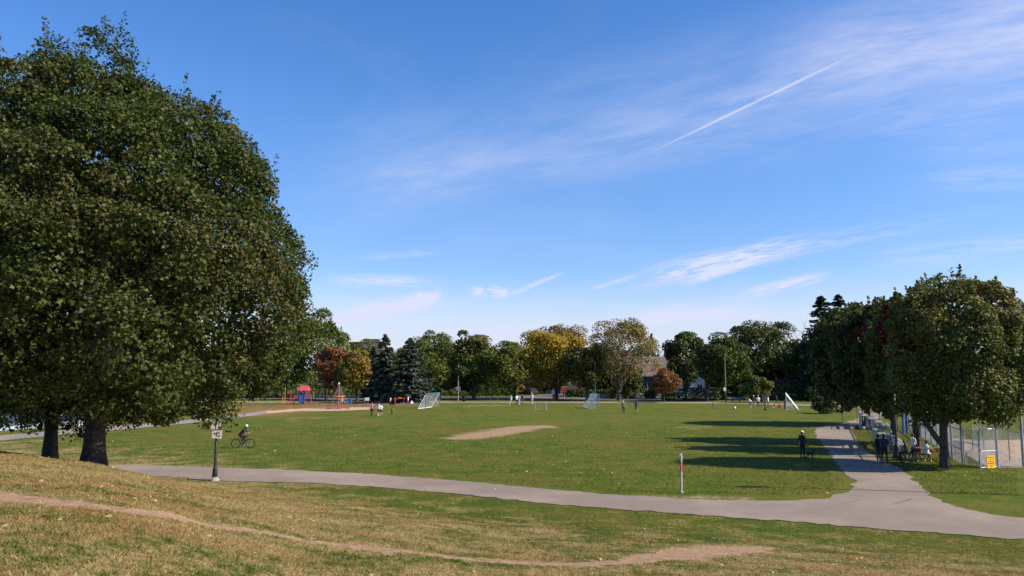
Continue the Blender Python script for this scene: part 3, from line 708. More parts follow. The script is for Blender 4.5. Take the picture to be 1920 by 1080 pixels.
conifer(722, 140, 628, .8, 46, 'blue green spruce, left of the two beside the goal', 71, BLU, 9500, ex=.75)
conifer(768, 136, 634, .5, 52, 'blue green spruce, right of the two beside the goal', 72, BLU, 10500, ex=.75)
conifer(700, 150, 650, 1.0, 26, 'slim dark spruce half hidden behind the left blue spruce', 73, BLU, 4500)
conifer(1546, 150, 553, 3, 62, 'tall dark spruce rising left above the maple row', 74, DKC, 11000, ex=.62)
conifer(1577, 152, 553, 3, 56, 'tall dark spruce rising right above the maple row', 75, DKC, 11000, ex=.62)
conifer(1223, 230, 626, 4, 26, 'slim conifer above the grey roof', 76, DKC, 3000)
conifer(967, 180, 646, 4, 18, 'narrow dark conifer between the yellow trees', 77, DKC, 3000)
conifer(1249, 250, 650, 6, 8, 'tiny conifer tip beside the dark green tree', 78, DKC, 1800)

def bare_tree():
    g = np.random.default_rng(5); X, Y = xat(1520, 176), 176.; t = thing('bare_tree', 'leafless grey tree left of the tall dark spruces', 'tree', (X, Y, 0), 0, GRP)
    mb = MB(); mb.tube([(0, 0, -.2), (.3, 0, 4), (.5, 0, 8)], [.18, .12, .06], 7)
    for i in range(26):
        z = 4 + 5 * g.uniform(); a = g.uniform(0, 6.28); L = g.uniform(1.5, 3.6)
        p = Vector((.4, 0, z * .9)); q = p + Vector((math.cos(a) * L, math.sin(a) * L, L * g.uniform(.5, 1.1))); limb(mb, p, q, .05, .012, g, .06, 4, 4)
        for _ in range(4):
            m_ = p.lerp(q, g.uniform(.4, 1)); mb.tube([m_, m_ + Vector(g.normal(0, .7, 3)) + Vector((0, 0, .5))], [.02, .008], 4)
    obj('trunk', mb, BARK_PALE, t); t.scale = (1.55, 1.55, 1.55)
bare_tree()

def bush(px, Y, w, h, pal, label, seed, n=2600, name='bush', cat='bush', group='bushes at the park edge', depth=None, size=.28, X=None, boxy=False, mat_=None):
    """shrub or hedge: width, height in metres, standing on the ground"""
    g = np.random.default_rng(seed); X = xat(px, Y) if X is None else X; dpt = depth or w
    t = thing(name, label, cat, (X, Y, tz(X, Y)), 0, group)
    if boxy:
        P = g.uniform(-.5, .5, (n, 3)); ax = g.integers(0, 3, n); sg = g.choice([-.5, .5], n)
        for i in range(3): P[ax == i, i] = sg[ax == i]
        P *= g.uniform(.86, 1.02, (n, 1)); out = np.zeros((n, 3)); out[np.arange(n), ax] = sg * 2
        P = P * np.array([w, dpt, h]) + np.array([0, 0, h / 2]); P += nz(P, .9, seed)[:, None] * out * .12
    else:
        nl = 18; d = sphere_dirs(nl, g); C = d * np.array([w / 2, dpt / 2, h * .5]) * .66 + np.array([0, 0, h * .46])
        P, out, T, sz = clump_leaves(g, C, .3 * min(w, h * 1.6) * g.uniform(.7, 1.2, nl), d, n // nl, size, .8); n = len(P); P[:, 2] = np.maximum(P[:, 2], .03)
    N = unit(out + g.normal(0, .6, (n, 3)) + np.array([0, 0, .4])); T = unit(g.normal(size=(n, 3)))
    V = leaf_verts(P, N, T, size * g.uniform(.6, 1.2, n), DIAM)
    link('foliage', np_mesh('foliage', V, 4, mat_ or LEAF, pick(g, n, pal, P, .8, seed, .3)), t)
    mb = MB()
    mb.tube([(0, 0, -.05), (w * .03, 0, h * .3), (-w * .02, 0, h * .7)], [.05, .035, .015], 6)
    obj('stem', mb, BARK, t)
    return t
HG = [((.045, .075, .02), 5), ((.065, .10, .026), 4)]
bush(1480, 152, 11.5, 3.0, HG, 'long clipped green hedge behind the right goal', 81, 6500, 'hedge', 'hedge', depth=2, boxy=True, size=.32)
bush(1472, 155, 6, .8, [((.28, .07, .06), 3), ((.20, .09, .05), 2)], 'red leaved shrub showing above the long hedge', 82, 1500).location.z = 2.9
bush(1405, 151, 5, 2.6, HG, 'dark hedge behind the teal bench', 83, 3000, 'hedge', 'hedge', depth=2, boxy=True, size=.32)
bush(934, 176, 7.5, 4.2, [((.07, .11, .02), 5), ((.10, .135, .026), 4)], 'tall bright green cedar hedge left of the street', 84, 4500, 'hedge', 'hedge', depth=2.5, boxy=True, size=.34)
bush(974, 186, 2.6, 2.4, [((.3, .2, .07), 3), ((.16, .15, .04), 3)], 'tan flowering bush right of the cedar hedge', 85)
bush(996, 190, 4.2, 3.0, [((.36, .19, .10), 3), ((.2, .16, .05), 2)], 'peach coloured bush behind the dark car', 86)
bush(1003, 196, 4.5, 5, YO, 'yellow orange shrub rising above the dark car', 87, 3200)
bush(1024, 200, 3.5, 5, GY, 'olive shrub left of the silver car', 88, 3000)
bush(1149, 158, 1.5, 2.4, [((.25, .2, .06), 3), ((.12, .12, .03), 3)], 'yellow bush left of the pale forked trunk', 89, 1600)
bush(1178, 158, 2.6, 2.2, [((.22, .18, .05), 3), ((.10, .11, .03), 3)], 'yellow green bush right of the pale forked trunk', 90, 1800)
bush(1218, 160, 2.5, 1.6, [((.13, .13, .05), 3), ((.07, .09, .03), 3)], 'grey green bush by the grey roofed house', 91, 1500)
PALE_HG = [((.6, .6, .5), 3), ((.08, .11, .03), 3)]  # low hedge strips: whitish leaves mixed among green ones
bush(1122, 162, 3.6, .75, PALE_HG, 'low hedge with whitish leaves left of the pale trunk', 92, 1400, 'pale_hedge', 'flowers', depth=1, size=.2, boxy=True)
bush(1215, 164, 6.5, .75, PALE_HG, 'low hedge with whitish leaves right of the pale trunk', 93, 1800, 'pale_hedge', 'flowers', depth=1, size=.2, boxy=True)
bush(840, 176, 10, 1.6, [((.10, .12, .03), 4), ((.2, .2, .06), 2)], 'low leafy shrub bed in front of the orange brick house', 94, 2600, 'shrub_bed', 'shrubs', depth=1.5)
bush(895, 170, 2.6, 2.6, HG, 'green shrub by the orange house corner', 95, 1600)
bush(1300, 152, 12, 2.2, GD, 'dark shaded hedge right of the russet tree', 96, 3500, 'hedge', 'hedge', depth=2, boxy=True, size=.34)
bush(1110, 168, 10, 1.5, GD, 'dark low hedge beside the red sign', 97, 2600, 'hedge', 'hedge', depth=2, boxy=True, size=.34)
bush(590, 162, 22, 2.4, GD, 'long dark hedge behind the playground', 98, 4500, 'hedge', 'hedge', depth=2, boxy=True, size=.36)
bush(760, 160, 14, 2.0, GD, 'dark hedge behind the blue spruces', 99, 3000, 'hedge', 'hedge', depth=2, boxy=True, size=.36)
bush(1585, 145, 14, 2.2, GD, 'dark hedge beyond the end of the path', 100, 3000, 'hedge', 'hedge', depth=2, boxy=True, size=.36)
CED = [((.03, .042, .016), 5), ((.048, .058, .022), 3)]
cb = at(1536, 775)
bush(1536, cb.y, 1.7, 2.4, CED, 'taller pointed cedar shrub by the path bend', 101, 2600, 'cedar_shrub', 'bush', 'cedar shrubs by the path bend', size=.16, X=cb.x)
cb = at(1549, 776)
bush(1549, cb.y, 2.0, 1.9, CED, 'rounder low cedar shrub by the path bend', 102, 2600, 'cedar_shrub', 'bush', 'cedar shrubs by the path bend', size=.16, X=cb.x)
def sapling():
    g = np.random.default_rng(9); p = at(1650, 800); t = thing('young_tree', 'yellow leaved young tree next to the bleachers', 'tree', p)
    mb = MB(); mb.tube([(0, 0, -.1), (.02, 0, 1.5), (0, 0, 3)], [.05, .04, .02], 6); obj('trunk', mb, BARK_PALE, t)
    V, tint = far_crown(g, (1.0, 1.0, 1.0), 700, .22, [((.45, .36, .03), 3), ((.2, .22, .03), 2)], 12, .4, 1, 4)
    link('crown', np_mesh('crown', V + np.array([0, 0, 2.5]), 4, LEAF, tint), t)
sapling()

# ------------------------------------------------------------------ houses
def house(name, label, X, Y, w, d, wall_h, roof_h, wall_m, roof_m, wins, rz=0.0, door=None, chimney=None, hip=.0, over=.45, flat=False):
    t = thing(name, label, 'building', (X, Y, 0), rz)
    mb = MB(); y0 = -d / 2
    # front wall cut round its windows: columns of masonry between openings
    ops = sorted(wins + ([door] if door else []), key=lambda q: q[0]); xs = sorted({-w / 2, w / 2, *[a for q in ops for a in (q[0] - q[2] / 2, q[0] + q[2] / 2)]})
    for a, b in zip(xs, xs[1:]):
        m_ = (a + b) / 2; cut = sorted([(q[1] - q[3] / 2, q[1] + q[3] / 2) for q in ops if abs(q[0] - m_) < q[2] / 2]); z = 0
        for lo, hi in cut:
            if lo - z > .01: mb.box((m_, y0 + .12, (z + lo) / 2), (b - a, .24, lo - z))
            z = hi
        mb.box((m_, y0 + .12, (z + wall_h) / 2), (b - a, .24, wall_h - z))
    mb.box((0, d / 2 - .12, wall_h / 2), (w, .24, wall_h)); mb.box((-w / 2 + .12, 0, wall_h / 2), (.24, d - .48, wall_h)); mb.box((w / 2 - .12, 0, wall_h / 2), (.24, d - .48, wall_h))
    if not flat and not hip:
        for s in (-1, 1):
            xo = s * (w / 2 - .15); mb.add([(xo - .1, -d / 2, wall_h), (xo - .1, d / 2, wall_h), (xo - .1, 0, wall_h + roof_h - .1), (xo + .1, -d / 2, wall_h), (xo + .1, d / 2, wall_h), (xo + .1, 0, wall_h + roof_h - .1)], [(0, 1, 2), (5, 4, 3), (0, 3, 4, 1), (1, 4, 5, 2), (2, 5, 3, 0)])
    obj('wall', mb, wall_m, t)
    r = MB()
    if flat:
        r.box((0, 0, wall_h + .2), (w + .3, d + .3, .4)); r.box((w * .1, 0, wall_h + 1.2), (w * .5, d * .4, 1.6))
    else:
        W, D_ = w / 2 + over, d / 2 + over; h = hip * d / 2
        lo = wall_h - over * roof_h / (d / 2)
        A = [(-W, -D_, lo), (W, -D_, lo), (W, D_, lo), (-W, D_, lo), (-W + h, 0, wall_h + roof_h), (W - h, 0, wall_h + roof_h)]
        B = [(x, y, z + .18) for x, y, z in A]
        r.add(A + B, [(0, 4, 5, 1), (2, 5, 4, 3), (1, 5, 2), (3, 4, 0), (6, 7, 11, 10), (8, 9, 10, 11), (7, 8, 11), (9, 6, 10), (0, 1, 7, 6), (1, 2, 8, 7), (2, 3, 9, 8), (3, 0, 6, 9)])
    ro = obj('roof', r, roof_m, t)
    if chimney: obj('chimney', MB().box((chimney, .8, wall_h + roof_h + .2), (.9, .7, 1.8)), paint('chimney_brick', (.25, .12, .08)), ro)
    for wx, wz, ww, wh in wins:
        f = MB(); q = .07
        for s in (-1, 1): f.box((wx + s * (ww / 2 - q / 2), y0 + .1, wz), (q, .16, wh - .004)); f.box((wx, y0 + .1, wz + s * (wh / 2 - q / 2)), (ww - 2 * q, .16, q))
        f.box((wx, y0 + .1, wz), (.05, .12, wh - 2 * q)); fr = obj('window', f, WHITE, t)
        obj('pane', MB().box((wx, y0 + .14, wz), (ww - .1, .02, wh - .1)), GLASS, fr)
    if door:
        dx, dz, dw, dh = door; do = obj('door', MB().box((dx, y0 + .16, dz), (dw - .02, .06, dh - .02)), paint('door_paint', (.16, .05, .04)), t)
        obj('handle', MB().ball((dx + dw * .35, y0 + .09, dz - .05), .05), STEEL, do)
    return t
BRICK = paint('orange_brick', (.34, .14, .07), rough=.85, var=.2, bump=.2)
SHING = paint('grey_shingle', (.11, .10, .10), rough=.9, var=.25, scale=2)
SHINGB = paint('brown_shingle', (.15, .115, .10), rough=.9, var=.25, scale=2)
STUC = paint('grey_stucco', (.13, .11, .10), rough=.9); SIDE = paint('white_siding', (.62, .63, .62), rough=.7)
wins = [(x, z, 1.3, 1.4) for x in (-4, -1.4, 3.6) for z in (1.9, 4.6)]
house('brick_house', 'orange brick house behind the rounded dark maple', xat(865, 190), 190, 12, 9, 6, 2.8, BRICK, SHINGB, wins + [(1.2, 4.6, 1.0, 1.4)], 0, (1.2, 1.1, 1.1, 2.2), 4)
house('grey_house', 'wide house with a large grey roof behind the russet tree', xat(1222, 190), 190, 15, 11, 4.4, 4.2, STUC, SHINGB, [(-5.6, 1.9, 1.6, 1.6), (-2, 1.9, 2.2, 1.6), (4, 1.9, 2.0, 1.6)], 0, (1.2, 1.1, 1.1, 2.2), -5)
house('white_house', 'white sided house end right of the russet tree', xat(1293, 178), 178, 7, 8, 5.2, 2.8, SIDE, SHING, [(-1.7, 1.9, 1.2, 1.4), (1.2, 1.9, 1.2, 1.4), (-1.7, 4.2, 1.2, 1.2)], 0, None)
house('stone_house', 'house down the side street behind the silver car', xat(1082, 215), 215, 12, 9, 5, 3.2, STUC, SHING, [(-3.6, 1.9, 1.5, 1.4), (3.4, 1.9, 1.5, 1.4)], 0, (0, 1.1, 1.1, 2.2))
house('red_brick_house', 'brick house deep behind the blue spruces', xat(770, 205), 205, 14, 9, 5.5, 3, BRICK, SHING, [(-4, 1.9, 1.5, 1.4), (0, 1.9, 1.5, 1.4), (4, 1.9, 1.5, 1.4)])
house('apartment_block', 'dark flat roofed apartment block above the orange maple', xat(690, 420), 420, 17, 14, 19.4, 1, paint('dark_brick', (.12, .085, .075)), SHING, [(x, z, 2, 1.6) for x in (-5.5, 0, 5.5) for z in (12.5, 15.5, 18)], flat=True)

# ------------------------------------------------------------------ vehicles
def car(px, Y, rz, body, label, name):
    X = xat(px, Y); t = thing(name, label, 'car', (X, Y, .012), rz, 'cars parked on the side street')
    # long axis along local y, front towards -y
    def loft(prof, m_, nm, par, width):
        mb = MB(); n = len(prof[0][1]); V = []
        for y, secs in prof:
            for x, z in secs: V.append((x * width, y, z))
        F_ = []
        for i in range(len(prof) - 1):
            for k in range(n):
                k2 = (k + 1) % n; F_.append((i * n + k, i * n + k2, (i + 1) * n + k2, (i + 1) * n + k))
        F_ += [tuple(range(n - 1, -1, -1)), tuple(range((len(prof) - 1) * n, len(prof) * n))]
        mb.add(V, F_, 0, False); return obj(nm, mb, m_, par)
    def sec(lo, hi, tw=.92): return [(-.93, lo), (.93, lo), (1, lo + .2), (1, (lo + hi) / 2 + .1), (tw, hi), (-tw, hi), (-1, (lo + hi) / 2 + .1), (-1, lo + .2)]
    b = loft([(-2.25, sec(.3, .62, .8)), (-2.1, sec(.22, .78)), (-1.1, sec(.2, .95)), (.0, sec(.2, 1.0)), (1.3, sec(.2, 1.02)), (2.1, sec(.25, .98)), (2.25, sec(.35, .85, .8))], body, 'body', t, .9)
    def cs(z0, z1, a, c): return [(-a, z0), (a, z0), (c, z1), (-c, z1)]
    loft([(-1.05, cs(.93, .97, .88, .86)), (-.35, cs(.97, 1.5, .9, .72)), (1.2, cs(.99, 1.52, .9, .72)), (2.0, cs(.97, 1.02, .88, .84))], GLASS, 'cabin_glass', t, .9)
    loft([(-.42, cs(1.49, 1.535, .71, .69)), (.4, cs(1.5, 1.57, .72, .66)), (1.28, cs(1.49, 1.535, .71, .69))], body, 'roof', t, .9)
    for sx in (-1, 1):
        for y in (-1.4, 1.38):
            wmb = MB(); c = Vector((sx * .8, y, .33)); wmb.ring(c, (1, 0, 0), .24, .09, 20, 8); w_ = obj('wheel', wmb, RUBBER, t)
            obj('rim', MB().tube([c + Vector((-.07, 0, 0)), c + Vector((.07, 0, 0))], .18, 12), ALU, w_)
        obj('headlight', MB().ball((sx * .62, -2.17, .68), (.2, .1, .09)), paint('lamp_glass', (.75, .75, .72), rough=.15), t)
        obj('tail_light', MB().ball((sx * .68, 2.16, .8), (.16, .1, .1)), RED, t)
        obj('mirror', MB().box((sx * .98, -.7, 1.02), (.18, .1, .13)), body, t)
    obj('bumper', MB().box((0, -2.24, .36), (1.5, .12, .16)), BLACK, t)
    obj('number_plate', MB().box((0, -2.29, .5), (.5, .02, .13)), WHITE, t)
    return t
car(994, 184, R(205), paint('dark_car_paint', (.05, .05, .065), rough=.25, spec=.6), 'dark grey car on the side street behind the players in white', 'parked_car')
car(1031, 205, R(25), paint('silver_car_paint', (.55, .58, .62), rough=.25, spec=.6), 'silver car further up the side street beside a golden tree', 'parked_car')
car(1075, 171, R(88), paint('black_car_paint', (.02, .02, .025), rough=.25, spec=.6), 'black car half hidden beyond the red sign', 'parked_car')
for i, (px, Y, c) in enumerate([(1895, 150, 'dark_car_paint'), (1935, 152, 'silver_car_paint')]):
    car(px, Y, R(90), M[c], ['dark car parked beyond the ball field at the right edge', 'silver car parked just past the right edge beyond the ball field'][i], 'parked_car')

# ------------------------------------------------------------------ people
SKIN = paint('skin', (.42, .24, .17), rough=.6, var=.06); SKIN2 = paint('skin_deep', (.22, .12, .08), rough=.6, var=.06)
EYEM = paint('eye', (.02, .02, .02), rough=.3); LIP = paint('lips', (.32, .12, .10))
def cloth(name, col): return paint('cloth_' + name, col, rough=.85, var=.15, scale=12)
CL = {'black': cloth('black', (.018, .018, .022)), 'navy': cloth('navy', (.03, .035, .07)), 'white': cloth('white', (.72, .72, .72)), 'grey': cloth('grey', (.20, .21, .23)), 'charcoal': cloth('charcoal', (.05, .05, .058)),
      'blue': cloth('blue', (.10, .19, .36)), 'red': cloth('red', (.42, .03, .05)), 'orange': cloth('orange', (.55, .2, .05)), 'beige': cloth('beige', (.42, .34, .25)), 'purple': cloth('purple', (.30, .18, .30)),
      'brown': cloth('brown', (.12, .07, .045)), 'denim': cloth('denim', (.09, .12, .2)), 'yellow': cloth('yellow', (.6, .5, .12)), 'slate': cloth('slate', (.12, .13, .19))}
HAIR = {'dark': paint('hair_dark', (.02, .014, .01), rough=.7), 'brown': paint('hair_brown', (.09, .045, .022), rough=.7), 'grey': paint('hair_grey', (.35, .34, .33), rough=.7)}
V3 = Vector
POSES = {
 'stand': dict(pelvis=(0, 0, .93), chest=(0, .01, 1.28), neck=(0, .0, 1.47), head=(0, .03, 1.63), kl=(-.1, .02, .5), al=(-.11, -.02, .09), kr=(.1, .03, .5), ar=(.12, 0, .09), el=(-.27, -.03, 1.16), wl=(-.27, .07, .92), er=(.27, -.03, 1.16), wr=(.27, .07, .92)),
 'walk': dict(pelvis=(0, 0, .92), chest=(0, .04, 1.27), neck=(0, .05, 1.46), head=(0, .09, 1.62), kl=(-.1, .18, .52), al=(-.1, .24, .1), kr=(.1, -.02, .5), ar=(.1, -.30, .17), el=(-.26, -.12, 1.17), wl=(-.26, -.12, .93), er=(.26, .08, 1.17), wr=(.26, .22, .98)),
 'fold': dict(pelvis=(0, 0, .93), chest=(0, .0, 1.28), neck=(0, .02, 1.47), head=(0, .06, 1.62), kl=(-.12, .02, .5), al=(-.16, -.02, .09), kr=(.12, .03, .5), ar=(.16, 0, .09), el=(-.27, .06, 1.17), wl=(.05, .2, 1.15), er=(.27, .06, 1.15), wr=(-.07, .2, 1.11)),
 'bend': dict(pelvis=(0, -.08, .88), chest=(0, .14, 1.14), neck=(0, .3, 1.27), head=(0, .41, 1.36), kl=(-.12, .08, .48), al=(-.15, -.04, .09), kr=(.12, .1, .48), ar=(.15, 0, .09), el=(-.22, .3, .93), wl=(-.13, .36, .7), er=(.22, .3, .93), wr=(.13, .36, .7)),
 'sit': dict(pelvis=(0, 0, .54), chest=(0, .07, .88), neck=(0, .12, 1.06), head=(0, .17, 1.21), kl=(-.14, .44, .52), al=(-.14, .4, .09), kr=(.14, .44, .52), ar=(.15, .43, .09), el=(-.26, .13, .76), wl=(-.12, .36, .68), er=(.26, .13, .76), wr=(.12, .36, .68)),
 'table': dict(pelvis=(0, 0, .54), chest=(0, .1, .88), neck=(0, .17, 1.06), head=(0, .23, 1.2), kl=(-.14, .44, .52), al=(-.16, .3, .09), kr=(.14, .44, .52), ar=(.16, .52, .09), el=(-.28, .22, .82), wl=(-.1, .45, .83), er=(.28, .22, .82), wr=(.1, .45, .83)),
 'ground': dict(pelvis=(0, 0, .13), chest=(0, -.03, .47), neck=(0, .0, .66), head=(0, .04, .82), kl=(-.22, .38, .36), al=(-.14, .62, .09), kr=(.22, .38, .36), ar=(.14, .62, .09), el=(-.27, .12, .36), wl=(-.2, .36, .4), er=(.27, .12, .36), wr=(.2, .36, .4)),
 'run': dict(pelvis=(0, 0, .9), chest=(0, .1, 1.23), neck=(0, .15, 1.42), head=(0, .21, 1.57), kl=(-.1, .3, .66), al=(-.1, .12, .28), kr=(.1, -.06, .5), ar=(.1, -.36, .25), el=(-.26, -.14, 1.15), wl=(-.24, .02, 1.0), er=(.26, .16, 1.12), wr=(.2, .34, 1.22)),
 'ride': dict(pelvis=(0, -.1, .98), chest=(0, .14, 1.27), neck=(0, .28, 1.43), head=(0, .38, 1.57), kl=(-.11, .30, .79), al=(-.12, .13, .42), kr=(.11, .24, .66), ar=(.12, .06, .24), el=(-.27, .36, 1.13), wl=(-.25, .60, 1.05), er=(.27, .36, 1.13), wr=(.25, .60, 1.05)),
}
def person(label, loc, face, h, pose, top, legs, sleeves='long', short=False, shoe='black', hair='dark', hat=None, long_hair=False, skin=None, vox=.03, tweak=None, group=None, coat=0.0, bare_head=False):
    """face: heading in radians, 0 looks away from the camera, positive turns left"""
    J = {k: V3(v) for k, v in POSES[pose].items()}
    for k, v in (tweak or {}).items(): J[k] = V3(v)
    p, c, nk, hd = J['pelvis'], J['chest'], J['neck'], J['head']; sp = (nk - p).normalized()
    sh = {s: nk - sp * .055 + V3((s * .185, 0, 0)) for s in (-1, 1)}; hp = {s: p + V3((s * .095, 0, -.02)) for s in (-1, 1)}
    mb = MB(); segs = []
    def seg(a, b, r0, r1, reg): mb.tube([a, a.lerp(b, .5), b], [r0, (r0 + r1) / 2 * 1.04, r1], 10); mb.ball(b, r1, 8, 6); mb.ball(a, r0, 8, 6); segs.append((a, b, (r0 + r1) / 2, reg))
    # torso: elliptical loft from crotch to the base of the neck
    ring = [(p - sp * .10, .115, .10), (p, .165, .115), (p.lerp(c, .55), .148, .105), (c, .178 + coat, .12 + coat), (nk - sp * .08, .175 + coat * .5, .095), (nk - sp * .015, .08, .065)]
    n = 14; vs = []; ax = V3((1, 0, 0)); ay = sp.cross(ax)
    for q, rx, ry in ring:
        for k in range(n): a = 2 * math.pi * k / n; vs.append(q + ax * math.cos(a) * rx + ay * math.sin(a) * ry)
    mb.add(vs, [(i * n + k, i * n + (k + 1) % n, (i + 1) * n + (k + 1) % n, (i + 1) * n + k) for i in range(len(ring) - 1) for k in range(n)] + [tuple(range(n - 1, -1, -1)), tuple(range((len(ring) - 1) * n, len(ring) * n))])
    segs += [(p, nk - sp * .04, .15, 'torso'), (p - sp * .12, p - sp * .02, .14, 'hip')]
    seg(nk - sp * .04, nk.lerp(hd, .5), .058, .052, 'neck')
    for s, K, A, E, W in ((-1, 'kl', 'al', 'el', 'wl'), (1, 'kr', 'ar', 'er', 'wr')):
        seg(hp[s], J[K], .092, .062, 'thigh'); seg(J[K], J[A], .06, .042, 'calf')
        d = V3((s * .03, 1, -.05)).normalized(); d = d if abs((J[A] - J[K]).normalized().dot(d)) < .8 else V3((0, .5, -.85))
        heel = J[A] + V3((0, 0, -.045)) - d * .06; toe = heel + d * .24
        mb.tube([heel, heel.lerp(toe, .4), toe], [.045, .05, .034], 8); mb.ball(toe, .034, 8, 5); segs.append((heel, toe, .045, 'shoe'))
        seg(sh[s], J[E], .058, .044, 'uparm'); seg(J[E], J[W], .042, .03, 'forearm')
    tmp = obj('tmp_body', mb, SKIN); md = tmp.modifiers.new('r', 'REMESH'); md.mode = 'VOXEL'; md.voxel_size = vox; md.use_smooth_shade = True
    sm = tmp.modifiers.new('s', 'SMOOTH'); sm.factor = .5; sm.iterations = 2
    dg = bpy.context.evaluated_depsgraph_get(); body = bpy.data.meshes.new_from_object(tmp.evaluated_get(dg)); bpy.data.objects.remove(tmp)
    sk = skin or SKIN
    mats = [sk, CL[top], CL[legs], CL[shoe] if shoe in CL else WHITE, EYEM, LIP]
    reg = {'torso': 1, 'hip': 2, 'neck': 0, 'thigh': 2, 'calf': 0 if short else 2, 'shoe': 3, 'uparm': 0 if sleeves == 'none' else 1, 'forearm': 1 if sleeves == 'long' else 0}
    nf = len(body.polygons); cc = np.empty(nf * 3); body.polygons.foreach_get('center', cc); cc = cc.reshape(-1, 3); best = np.full(nf, 1e9); mi = np.zeros(nf, int)
    for a, b, r, g_ in segs:
        a_, b_ = np.array(a), np.array(b); v = b_ - a_; tt = np.clip(((cc - a_) @ v) / (v @ v), 0, 1); d = np.linalg.norm(cc - a_ - tt[:, None] * v, axis=1) / r
        w = d < best; best[w] = d[w]; mi[w] = reg[g_]
    hm = MB()
    # head with face, turned along the neck; hands with fingers
    fw = V3((0, 1, 0)); hz = (hd - nk).normalized() if pose not in ('bend', 'ride') else V3((0, .25, 1)).normalized(); hy = (fw - hz * fw.dot(hz)).normalized(); hx = hy.cross(hz); HM = Matrix((hx, hy, hz)).transposed()
    vs, fs = [], []; nu, nv = 14, 10
    for i in range(nv + 1):
        t = math.pi * i / nv
        for k in range(nu):
            a = 2 * math.pi * k / nu; x, y, z = .074 * math.sin(t) * math.cos(a), .094 * math.sin(t) * math.sin(a), .118 * math.cos(t)
            if z < -.02: f = 1 + z * 2.6; x *= f; y = y * f + .012
            vs.append(hd + HM @ V3((x, y, z)))
    hm.add(vs, [(i * nu + k, (i + 1) * nu + k, (i + 1) * nu + (k + 1) % nu, i * nu + (k + 1) % nu) for i in range(nv) for k in range(nu)], 0, True)
    hm.ball(hd + HM @ V3((0, .1, -.02)), (.013, .02, .024), 6, 5)
    for s in (-1, 1): hm.ball(hd + HM @ V3((s * .03, .083, .008)), .011, 6, 4, 4); hm.ball(hd + HM @ V3((s * .076, -.005, -.01)), (.012, .022, .032), 6, 5)
    hm.ball(hd + HM @ V3((0, .078, -.058)), (.024, .014, .007), 6, 4, 5)
    for s, E, W in ((-1, 'el', 'wl'), (1, 'er', 'wr')):
        d = (J[W] - J[E]).normalized(); sd = V3((0, 1, 0)); sd = (sd - d * sd.dot(d)); sd = sd.normalized() if sd.length > .2 else V3((0, 0, 1)).cross(d).normalized(); nn = d.cross(sd)
        pc = J[W] + d * .045; rm = Matrix((sd, nn, d)).transposed(); hm.box(pc, (.08, .028, .095), rm, 0, .92)
        inw = nn if nn.x * s < 0 else -nn
        for f, (o, L) in enumerate(((.028, .07), (.01, .08), (-.01, .075), (-.028, .06))):
            b0 = pc + d * .04 + sd * o; b1 = b0 + (d * .8 + inw * .35).normalized() * L * .55; b2 = b1 + (d * .35 + inw * .8).normalized() * L * .5; hm.tube([b0, b1, b2], [.0095, .009, .007], 5)
        b0 = pc - d * .02 + sd * .036; b1 = b0 + (sd * .8 + d * .55).normalized() * .035; hm.tube([b0, b1, b1 + (d + inw * .4).normalized() * .035], [.012, .011, .008], 5)
    body.materials.clear()
    for m_ in mats: body.materials.append(m_)
    hme = hm.mesh('h', mats); bm = bmesh.new(); bm.from_mesh(body); bm.faces.ensure_lookup_table()
    for i, f in enumerate(bm.faces): f.material_index = int(mi[i]); f.smooth = True
    bm.from_mesh(hme); bm.to_mesh(body); bm.free(); bpy.data.meshes.remove(hme)
    o = link('person', body, None, loc); o.scale = (h / 1.75,) * 3; o.rotation_euler = (0, 0, face); tag(o, label, 'person', group)
    hr = MB()
    if not bare_head:
        hr.ball(hd + HM @ V3((0, -.012, .014)), (.083, .098, .117), 12, 6, 0, .05, HM); hr.ball(hd + HM @ V3((0, -.032, -.02)), (.08, .078, .1), 12, 8, 0, -1, HM)
        if long_hair: hr.tube([hd + HM @ V3((0, -.06, .03)), hd + HM @ V3((0, -.09, -.1)), hd + HM @ V3((0, -.1, -.24))], [.07, .075, .04], 8)
        obj('hair', hr, HAIR[hair], o)
    if hat:
        kind, hc = hat; ht = MB(); ht.ball(hd + HM @ V3((0, -.005, .03)), (.092, .108, .108 if kind != 'helmet' else .12), 14, 6, 0, 0, HM)
        if kind == 'cap': ht.box(hd + HM @ V3((0, .13, .045)), (.14, .11, .012), HM)
        if kind == 'helmet': ht.ring(hd + HM @ V3((0, -.005, .035)), hz, .098, .012, 16, 6)
        if kind == 'hat': ht.tube([hd + HM @ V3((0, 0, .03)), hd + HM @ V3((0, 0, .042))], .17, 16)
        obj({'cap': 'cap', 'helmet': 'helmet', 'hat': 'hat'}[kind], ht, CL[hc], o)
    return o
TL, TR, BK, FR = R(90), R(-90), 0.0, R(180)   # facing left, right, away, towards the camera
GF = 'people out on the field'
def pp(px, py): return at(px, py)
